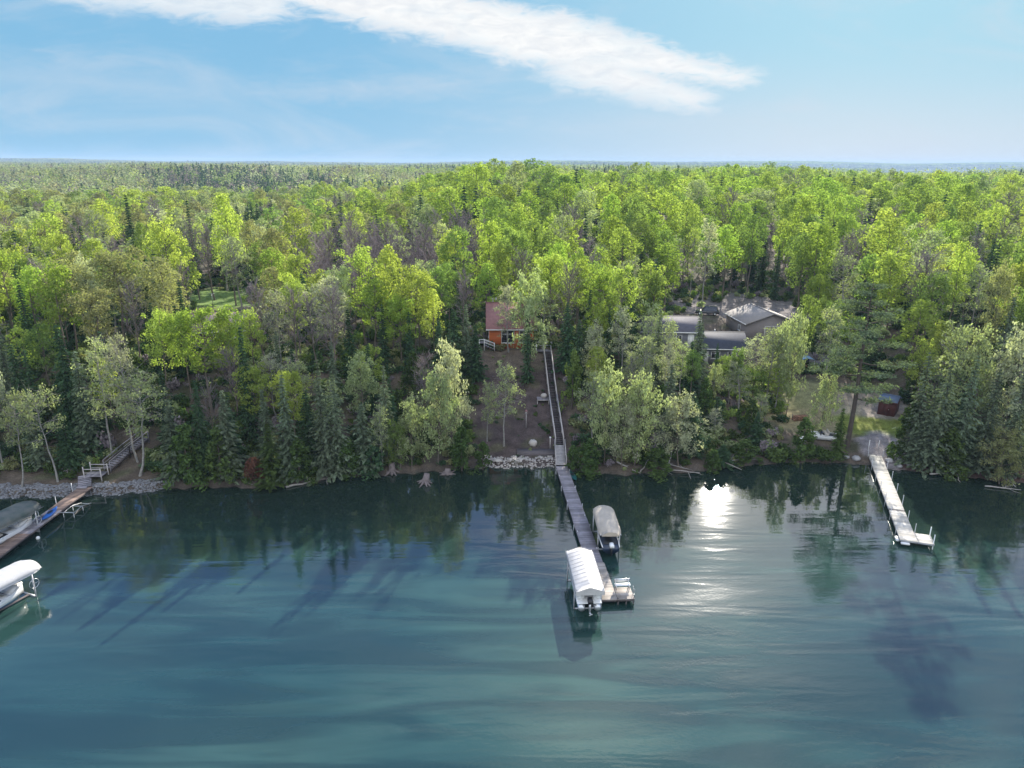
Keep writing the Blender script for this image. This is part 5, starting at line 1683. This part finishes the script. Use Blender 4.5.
# orange cabin
ch_ = hit(507, 349)
cabL = project(ch_[0], ch_[1], ch_[2])[2] / F       # metres per pixel there
cab = house('log_cabin', 'orange log cabin with maroon roof and white-framed windows at the head of the slope', 'cabin', (ch_[0] + .55, ch_[1] + 3.6, ch_[2] + .05), R(2), 6.8, 6.6, 3.3, 3.0, 'orange', 'maroon', .5,
            windows=[('front', -.55, 1.8, 2.0, 2.0, 2), ('front', 1.9, 1.8, 1.5, 1.9, 2), ('left', 0, 1.7, 1.4, 1.3, 2)], doors=[('left', 1.9, 1.05, .95, 2.1, 'brownwall')], chimney=(-2.6, .9, .7, .55))
cz = ch_[2]
porch_x = 1.1
dk_ = MB()
for k in range(10): dk_.box((-5.2 + porch_x, -2.6 + k * .15, .62), (1.5, .138, .04))
dk_.build('porch_deck', M['weather'], cab)
pr_ = MB()
for k in range(4): pr_.box((porch_x - 5.0 + .35 * k, -3.55 - 0.0, .5 - .15 * k), (.34, 1.0, .05))
pr_.build('porch_steps', M['weather'], cab)
ra_ = MB()
ra_.beam((-5.25, -4.1, 1.55), (-3.7, -4.1, .95), .09, .12); ra_.beam((-5.25, -4.1, 1.1), (-3.7, -4.1, .5), .06, .08); ra_.beam((-6.0, -4.1, 1.55), (-5.25, -4.1, 1.55), .09, .12)
for x_, z0, z1 in ((-6.0, -.2, 1.55), (-5.25, -.2, 1.62), (-3.7, -.3, 1.05)): ra_.beam((x_, -4.1, z0), (x_, -4.1, z1), .11, .11)
for k in range(7): ra_.beam((-5.1 + .2 * k, -4.1, .98 - .078 * k), (-5.1 + .2 * k, -4.1, 1.48 - .078 * k), .04, .04)
ra_.v = [(x + porch_x, y, z) for x, y, z in ra_.v]
ra_.build('porch_rail', M['trim'], cab)
# gate-like rail at the head of the stairs
s_ = s3
root = thing('railed_landing', 'pale railed landing at the head of the long staircase', 'landing', (s_[0] - .4, s_[1] + .9, s_[2]))
m_ = MB()
for k in range(12): m_.box((0, -.8 + k * .15, 0), (2.4, .138, .05))
m_.build('deck', M['weather'], root)
m_ = MB(); m_.beam((-1.2, .9, 1.0), (1.2, .9, 1.0), .1, .08); m_.beam((-1.2, .9, .5), (1.2, .9, .5), .06, .08); m_.beam((-1.2, -.8, 1.0), (-1.2, .9, 1.0), .08, .08); m_.build('handrail', M['trim'], root)
for x_, y_ in ((-1.2, -.8), (-1.2, .9), (0, .9), (1.2, .9)):
    m_ = MB(); m_.beam((x_, y_, -.7), (x_, y_, 1.05), .1, .1); m_.build('post', M['trim'], root)

# tan-roofed garage
E0, E1 = at(723.5, 313.4, 9.2), at(746, 325, 9.2)
Rg = at(745.4, 301, 10.9)
d = (E1 - E0)[:2]; gl = float(np.linalg.norm(d)); grz = math.atan2(-d[0], d[1])
across = np.array([-d[1], d[0]]) / gl
hw = abs(float(np.dot((Rg - E0)[:2], across)))
print('garage', E0, E1, Rg, gl, hw)
sgn = 1 if np.dot((Rg - E0)[:2], across) > 0 else -1
hw = min(max(hw, 3.2), 5.0)
gc = (E0 + E1)[:2] / 2 + across * sgn * hw
gg = gz(*gc)
house('garage', 'taupe garage with a broad tan-grey shingle roof beside the gravel yard', 'garage', (gc[0], gc[1], gg), grz, 2 * (hw - .45), gl - .9, 9.2 - gg + .1, 1.6, 'sidinggrey', 'greyroof', .45,
      windows=[('right', 1.5, 1.7, 1.0, 1.0, 2), ('left', -2, 1.7, 1.0, 1.0, 2)], doors=[('front', .3, 1.25, 3.2, 2.5, 'sidinggrey'), ('back', .3, 1.25, 3.2, 2.5, 'sidinggrey')], ridge='y', vents=((-.8, .9, .35),))
# dark-roofed lake house left of it
hc = hit(706, 362)
house('lake_house', 'slate-sided house with charcoal-blue roof half hidden by spruces beside the garage', 'house', (hc[0] + .6, hc[1] + 3.2, hc[2] - .3), R(-4), 11.2, 6.6, 2.7, 1.7, 'sidingdark', 'navyroof', .5,
      windows=[('front', -4.4, 1.5, .8, 1.1, 1), ('front', -2.8, 1.5, .8, 1.1, 1), ('front', 1.0, 1.5, 1.4, 1.2, 2), ('front', 3.6, 1.5, 1.4, 1.2, 2)], doors=[('front', -.6, 1.05, .95, 2.1, 'trim')], vents=((1.5, 1.0, .3),))
h2 = hit(668, 349)
house('side_building', 'low slate-purple roofed building with a bright white gutter behind the tall spruces', 'outbuilding', (h2[0] + 1.0, h2[1] + 5.0, h2[2] - .2), R(-3), 9.0, 6.0, 2.5, 1.6, 'sidingdark', 'purpleroof', .4,
      windows=[('front', -2.6, 1.4, .9, 1.1, 1), ('front', 1.2, 1.4, .9, 1.1, 1)], doors=[('front', 3.0, 1.05, .95, 2.1, 'trim')])
# brown-roofed cabin in the left woods
h3 = hit(214, 347)
house('cabin', 'brown-roofed cabin almost hidden behind bright leafy trees at the left', 'cabin', (h3[0], h3[1] + 3, h3[2]), R(14), 10.5, 6.5, 2.6, 1.9, 'brownwall', 'brownroof', .5,
      windows=[('front', -3, 1.5, 1.2, 1.2, 2), ('front', 0, 1.5, 1.2, 1.2, 2), ('right', 0, 1.5, 1.2, 1.2, 2)], doors=[('front', 2.6, 1.05, .95, 2.1, 'trim')])
# red shed
h4 = hit(889, 415)
house('red_shed', 'small barn-red shed with blue-grey metal roof beside the gravel drive', 'shed', (h4[0] + .3, h4[1] + 1.0, h4[2] - .05), R(-38), 2.2, 2.9, 2.0, .55, 'red', 'blueroof', .18,
      windows=[('left', .4, 1.3, .5, .5, 1)], doors=[('front', 0, .95, .9, 1.8, 'red')], trim='red')
# blue tarp shelter
h5 = hit(804, 371)
root = thing('tarp_shelter', 'small open shelter with pale blue tarp roof at the edge of the drive', 'shelter', (h5[0], h5[1], h5[2]))
m_ = MB(); m_.loft([[(-1.25, y, 2.05), (-.7, y, 2.3), (0, y, 2.4), (.7, y, 2.3), (1.25, y, 2.05), (.7, y, 2.24), (0, y, 2.34), (-.7, y, 2.24)] for y in (-1.1, -.4, .4, 1.1)]); m_.build('roof', M['tarp'], root)
for x_ in (-1.1, 1.1):
    for y_ in (-.95, .95):
        m_ = MB(); m_.tube([(x_, y_, -.1), (x_, y_, 2.08)], .04, 6); m_.build('post', M['post'], root)
m_ = MB(); m_.add([(-1.05, 1.0, .1), (1.05, 1.0, .1), (1.05, 1.0, 2.0), (-1.05, 1.0, 2.0), (-1.05, 1.03, .1), (1.05, 1.03, .1), (1.05, 1.03, 2.0), (-1.05, 1.03, 2.0)], [(0, 1, 2, 3), (7, 6, 5, 4), (0, 4, 5, 1), (1, 5, 6, 2), (2, 6, 7, 3), (3, 7, 4, 0)]); m_.build('back_sheet', M['navy'], root)


def woodpile(label, p, n, rz, L=2.4, tiers=3):
    root = thing('woodpile', label, 'woodpile', p, rz)
    logs = MB()
    for t in range(tiers):
        for k in range(int(L / .24) - t):
            x = -L / 2 + .12 + k * .24 + t * .12
            logs.tube([(x, -.4 + rng.uniform(-.05, .05), .12 + t * .21), (x, .4 + rng.uniform(-.05, .05), .12 + t * .21)], .115 * rng.uniform(.85, 1.05), 7)
    logs.build('firewood', M['endgrain'], root)
    for s in (-1, 1):
        m_ = MB(); m_.beam((s * (L / 2 + .06), 0, -.05), (s * (L / 2 + .06), 0, .95), .09, .09); m_.build('end_post', M['tread'], root)


woodpile('reddish stack of cut firewood on the straw grass of the clearing', hit(800, 420), 0, .2)
woodpile('darker firewood stack under the blue tarp shelter', (h5[0], h5[1] + .2, h5[2]), 0, 0, 1.8, 5)
# white rowing boat on the grass
p = hit(824, 440)
rb = runabout('white open boat with dark interior pulled up on the grass by the tall pine', (p[0], p[1]), R(80), 3.6, 1.4, p[2] - .02, 'white', None, False)
p = hit(806, 441)
m_ = MB(); m_.sphere((0, 0, .3), (.7, .5, .35), 12, 8, .06, rng); o = m_.build('overturned_canoe', M['white'], None, True); o.location = p; o.scale = (1.7, .8, .9); tag(o, 'white overturned canoe half hidden behind the shore bush', 'canoe')
kl = MB(); kl.tube([(-.6, 0, .56), (0, 0, .66), (.6, 0, .56)], .03, 6); kl.build('keel', M['alu'], o, True)


def car(label, p, rz, paint, tall=False):
    root = thing('parked_car', label, 'car', p, rz)
    L, W = 4.6, 1.85
    sd = [(-L / 2, .45), (-L / 2, .85), (-L / 2 + .2, .98), (L / 2 - 1.0, .95), (L / 2 - .1, .82), (L / 2, .6), (L / 2, .4)]
    b = MB(); b.loft([[(s * (W / 2 - (.06 if abs(s) > .9 else 0)), y, z) for y, z in sd] for s in (-1, -.9, .9, 1)]); b.build('body', M[paint], root)
    h = 1.75 if tall else 1.5
    cb = [(-L / 2 + .25, .96), (-L / 2 + .55, h), (L / 2 - 1.9, h), (L / 2 - 1.15, .95)]
    b = MB(); b.loft([[(s * (W / 2 - (.2 if z > 1.2 else .06)), y, z) for y, z in cb] for s in (-1, 1)]); cbn = b.build('cabin', M[paint], root)
    for s in (-1, 1):
        g = MB(); g.add([(s * (W / 2 - .055), -L / 2 + .45, 1.02), (s * (W / 2 - .055), L / 2 - 1.4, 1.02), (s * (W / 2 - .175), L / 2 - 1.95, h - .1), (s * (W / 2 - .175), -L / 2 + .62, h - .1)], [(0, 1, 2, 3)]); g.build('window', M['glass'], cbn)
        for y_ in (-L / 2 + .85, L / 2 - .85):
            t = MB(); t.tube([(s * (W / 2 - .2), y_, .33), (s * (W / 2 + .01), y_, .33)], .33, 14); w_ = t.build('wheel', M['rubber'], root)
            t = MB(); t.tube([(s * (W / 2 + .0), y_, .33), (s * (W / 2 + .02), y_, .33)], .2, 12); t.build('rim', M['alu'], w_)
        hl = MB(); hl.box((s * (W / 2 - .3), L / 2 + .0, .68), (.35, .06, .16), 0, .02); hl.build('headlight', M['trim'], root)
        tl = MB(); tl.box((s * (W / 2 - .2), -L / 2 - .0, .78), (.2, .06, .22), 0, .02); tl.build('tail_light', M['red'], root)
    ws = MB(); ws.add([(-.78, L / 2 - 1.17, .98), (.78, L / 2 - 1.17, .98), (.68, L / 2 - 1.86, h - .06), (-.68, L / 2 - 1.86, h - .06)], [(0, 1, 2, 3)])
    for i in range(len(ws.v)): ws.v[i] = (ws.v[i][0], ws.v[i][1] + .03, ws.v[i][2] + .02)
    ws.build('windscreen', M['glass'], cbn)


car('dark car parked on the gravel yard behind the lake house', hit(707, 315), R(75), 'paint_dark', True)
car('white vehicle glimpsed among trees up the wooded track', hit(157, 276), R(100), 'paint_white', True)
# dock-side signpost poles near the ramp
for (a, b, hh, lab) in ((868, 451, 1.5, 'thin pale pole at the shore end of the pale dock'), (878, 449, 1.1, 'shorter pale pole on the gravel ramp behind the pale dock')):
    p = hit(a, b); m_ = MB(); m_.tube([(0, 0, -.1), (.02, 0, hh)], .04, 7); o = m_.build('marker_pole', M['trim'], None, True); o.location = p; tag(o, lab, 'pole')
# yard pole near the left lawn
p = hit(213, 306); root = thing('clothes_line_pole', 'thin T-shaped pole on the lawn behind the brown-roofed cabin', 'pole', p)
m_ = MB(); m_.tube([(0, 0, -.1), (0, 0, 2.4)], .05, 6); m_.build('pole', M['post'], root)
m_ = MB(); m_.tube([(-.6, 0, 2.4), (.6, 0, 2.4)], .035, 6); m_.build('crossbar', M['post'], root)

# ------------------------------------------------------------------ sun, sky, air
SUN_EL, SUN_AZ = 24.3, 17.5          # azimuth to the right of the view
sun_dir = Vector((math.sin(R(SUN_AZ)) * math.cos(R(SUN_EL)), math.cos(R(SUN_AZ)) * math.cos(R(SUN_EL)), math.sin(R(SUN_EL))))
sd_ = bpy.data.lights.new('sun', 'SUN'); sd_.energy = 5.0; sd_.angle = R(.53); sd_.color = (1.0, .93, .82)
so = bpy.data.objects.new('sun', sd_); COL.objects.link(so)
so.rotation_euler = (-sun_dir).to_track_quat('-Z', 'Y').to_euler()
so.location = (0, 0, 200)

w = bpy.data.worlds.new('World'); S.world = w; w.use_nodes = True
nt = w.node_tree; nt.nodes.clear()
out = N(nt, 'ShaderNodeOutputWorld'); bg = N(nt, 'ShaderNodeBackground'); bg.inputs[1].default_value = .1
sky = N(nt, 'ShaderNodeTexSky'); sky.sky_type = 'NISHITA'; sky.sun_disc = False
sky.sun_elevation = R(SUN_EL); sky.sun_rotation = R(SUN_AZ); sky.air_density = 1.0; sky.dust_density = .7; sky.ozone_density = 2.0
tc = N(nt, 'ShaderNodeTexCoord'); vec = tc.outputs['Generated']
sx = N(nt, 'ShaderNodeSeparateXYZ'); nt.links.new(vec, sx.inputs[0])
yy = math_(nt, 'MAXIMUM', sx.outputs['Y'], .05)
u = math_(nt, 'DIVIDE', sx.outputs['X'], yy); v = math_(nt, 'DIVIDE', sx.outputs['Z'], yy)
cmb = N(nt, 'ShaderNodeCombineXYZ'); nt.links.new(u, cmb.inputs[0]); nt.links.new(v, cmb.inputs[1])
uv = cmb.outputs[0]
mpn = N(nt, 'ShaderNodeMapping'); mpn.inputs['Scale'].default_value = (1, 3.2, 1); nt.links.new(uv, mpn.inputs[0])
w1 = noise(nt, 6, 6, mpn.outputs[0], .6, .4); w2 = noise(nt, 27, 8, mpn.outputs[0], .65, .8)
wob = math_(nt, 'ADD', math_(nt, 'MULTIPLY_ADD', w1.outputs[0], .085, -.0425), math_(nt, 'MULTIPLY_ADD', w2.outputs[0], .10, -.05))


def uv_of(px, py):
    r = ray(px, py); return r[0] / r[1], r[2] / r[1]


def capsule(a, b, ra, rb, soft=.02, hs=2.6):
    """mask of a stroke from sky direction a to b, radii ra..rb (v is stretched: clouds lie flat)"""
    (ax, ay), (bx, by) = a, b
    ay *= hs; by *= hs
    dx, dy = bx - ax, by - ay; L2 = dx * dx + dy * dy
    pu = math_(nt, 'SUBTRACT', u, ax); pv = math_(nt, 'SUBTRACT', math_(nt, 'MULTIPLY', v, hs), ay)
    t = math_(nt, 'DIVIDE', math_(nt, 'ADD', math_(nt, 'MULTIPLY', pu, dx), math_(nt, 'MULTIPLY', pv, dy)), L2, clamp=True)
    ex = math_(nt, 'SUBTRACT', pu, math_(nt, 'MULTIPLY', t, dx)); ey = math_(nt, 'SUBTRACT', pv, math_(nt, 'MULTIPLY', t, dy))
    dist = math_(nt, 'SQRT', math_(nt, 'ADD', math_(nt, 'MULTIPLY', ex, ex), math_(nt, 'MULTIPLY', ey, ey)))
    rad = math_(nt, 'MULTIPLY_ADD', t, rb - ra, ra)
    sd = math_(nt, 'ADD', math_(nt, 'SUBTRACT', dist, rad), wob)
    return maprange(nt, sd, soft, -soft)


def vmax(*a):
    r = a[0]
    for q in a[1:]: r = math_(nt, 'MAXIMUM', r, q)
    return r


bright = vmax(capsule(uv_of(250, -28), uv_of(560, 42), .072, .070, .032), capsule(uv_of(540, 38), uv_of(735, 78), .080, .022, .028), capsule(uv_of(590, 70), uv_of(690, 98), .052, .026, .035),
              math_(nt, 'MULTIPLY', capsule(uv_of(90, -14), uv_of(258, 4), .05, .06, .03), .8))
soft = vmax(math_(nt, 'MULTIPLY', capsule(uv_of(230, 95), uv_of(460, 84), .014, .024, .05), .45), math_(nt, 'MULTIPLY', capsule(uv_of(-60, 70), uv_of(180, 90), .03, .03, .09), .42),
            math_(nt, 'MULTIPLY', capsule(uv_of(560, 128), uv_of(760, 118), .01, .01, .07), .30))
n7 = noise(nt, 3.2, 6, mpn.outputs[0], .6, 1.0)
soft = vmax(soft, math_(nt, 'MULTIPLY', maprange(nt, n7.outputs[0], .44, .72), .42))
# broken cloud higher up, out of the picture but mirrored in the lake
n5 = noise(nt, 2.6, 5, mpn.outputs[0], .55, .5)
high = math_(nt, 'MULTIPLY', math_(nt, 'MULTIPLY', maprange(nt, n5.outputs[0], .46, .66), maprange(nt, v, .24, .42)), maprange(nt, u, -.3, .3, .18, .60))
dt = N(nt, 'ShaderNodeVectorMath', operation='DOT_PRODUCT'); nt.links.new(vec, dt.inputs[0]); dt.inputs[1].default_value = sun_dir
sunny = math_(nt, 'POWER', math_(nt, 'MAXIMUM', dt.outputs['Value'], 0.0), 5)
# the clear sky: Nishita, evened out toward the pale blue of the photograph
tu = maprange(nt, u, -.30, .50)
hor = mixc(nt, tu, (1.15, 2.34, 3.36), (2.68, 3.09, 3.50)); mid_ = mixc(nt, tu, (.98, 2.18, 3.24), (1.77, 2.96, 3.55)); zen = mixc(nt, tu, (0.62, 1.70, 4.75), (0.80, 1.85, 4.70))
clear = mixc(nt, maprange(nt, v, .2, .6), mixc(nt, maprange(nt, v, .0, .17), hor, mid_), zen)
nish = mixc(nt, 1.0, sky.outputs[0], (.35, .42, .5), 'MULTIPLY')
c = mixc(nt, .97, nish, clear)
c = mixc(nt, math_(nt, 'MINIMUM', soft, 1.0), c, (2.85, 3.13, 3.49))
shade = mixc(nt, maprange(nt, w2.outputs[0], .3, .7), (3.57, 3.69, 3.84), (4.28, 4.28, 4.23))
c = mixc(nt, math_(nt, 'MULTIPLY', bright, maprange(nt, w1.outputs[0], .28, .55, .72, 1.0)), c, shade)
hi = mixc(nt, sunny, (3.4, 3.9, 4.8), (14, 13.6, 13))
c = mixc(nt, high, c, hi)
# the glare round the sun, above the picture
glare = math_(nt, 'MULTIPLY', math_(nt, 'POWER', math_(nt, 'MAXIMUM', dt.outputs['Value'], 0.0), 42), maprange(nt, v, .21, .36))
c = mixc(nt, math_(nt, 'MULTIPLY', glare, .9), c, (9, 9, 9.2))
# unseen bright cloud, added behind and above the camera to fill the shade
back = maprange(nt, sx.outputs['Y'], .25, -.35)
n6 = noise(nt, 2.2, 4, vec, .55, .3)
c = mixc(nt, math_(nt, 'MULTIPLY', back, maprange(nt, n6.outputs[0], .30, .62, .45, 1.0)), c, (7.2, 7.7, 8.3))
nt.links.new(c, bg.inputs[0]); nt.links.new(bg.outputs[0], out.inputs[0])

# the air: a pale volume box round everything
HAZE = .00013
if HAZE:
    mt, nt2, out2 = new_mat('haze_air')
    pv = N(nt2, 'ShaderNodeVolumePrincipled'); pv.inputs['Color'].default_value = (.42, .58, .78, 1); pv.inputs['Density'].default_value = HAZE
    pv.inputs['Density Attribute'].default_value = ''; pv.inputs['Anisotropy'].default_value = 0.0
    nt2.links.new(pv.outputs[0], out2.inputs['Volume'])
    hb = MB(); hb.box((0, 3300, 35), (19000, 12000, 84))
    o = hb.build('haze', mt); o['kind'] = 'stuff'; o['label'] = 'thin pale air haze over lake and forest'; o['category'] = 'haze'

S.render.engine = 'CYCLES'
cy = S.cycles
cy.use_denoising = True
cy.max_bounces = 6; cy.diffuse_bounces = 3; cy.glossy_bounces = 3; cy.transmission_bounces = 3; cy.volume_bounces = 0; cy.transparent_max_bounces = 4
cy.sample_clamp_indirect = 6.0; cy.caustics_reflective = False; cy.caustics_refractive = False
S.view_settings.view_transform = 'Standard'; S.view_settings.look = 'None'; S.view_settings.gamma = 1.0
S.view_settings.exposure = 1.25
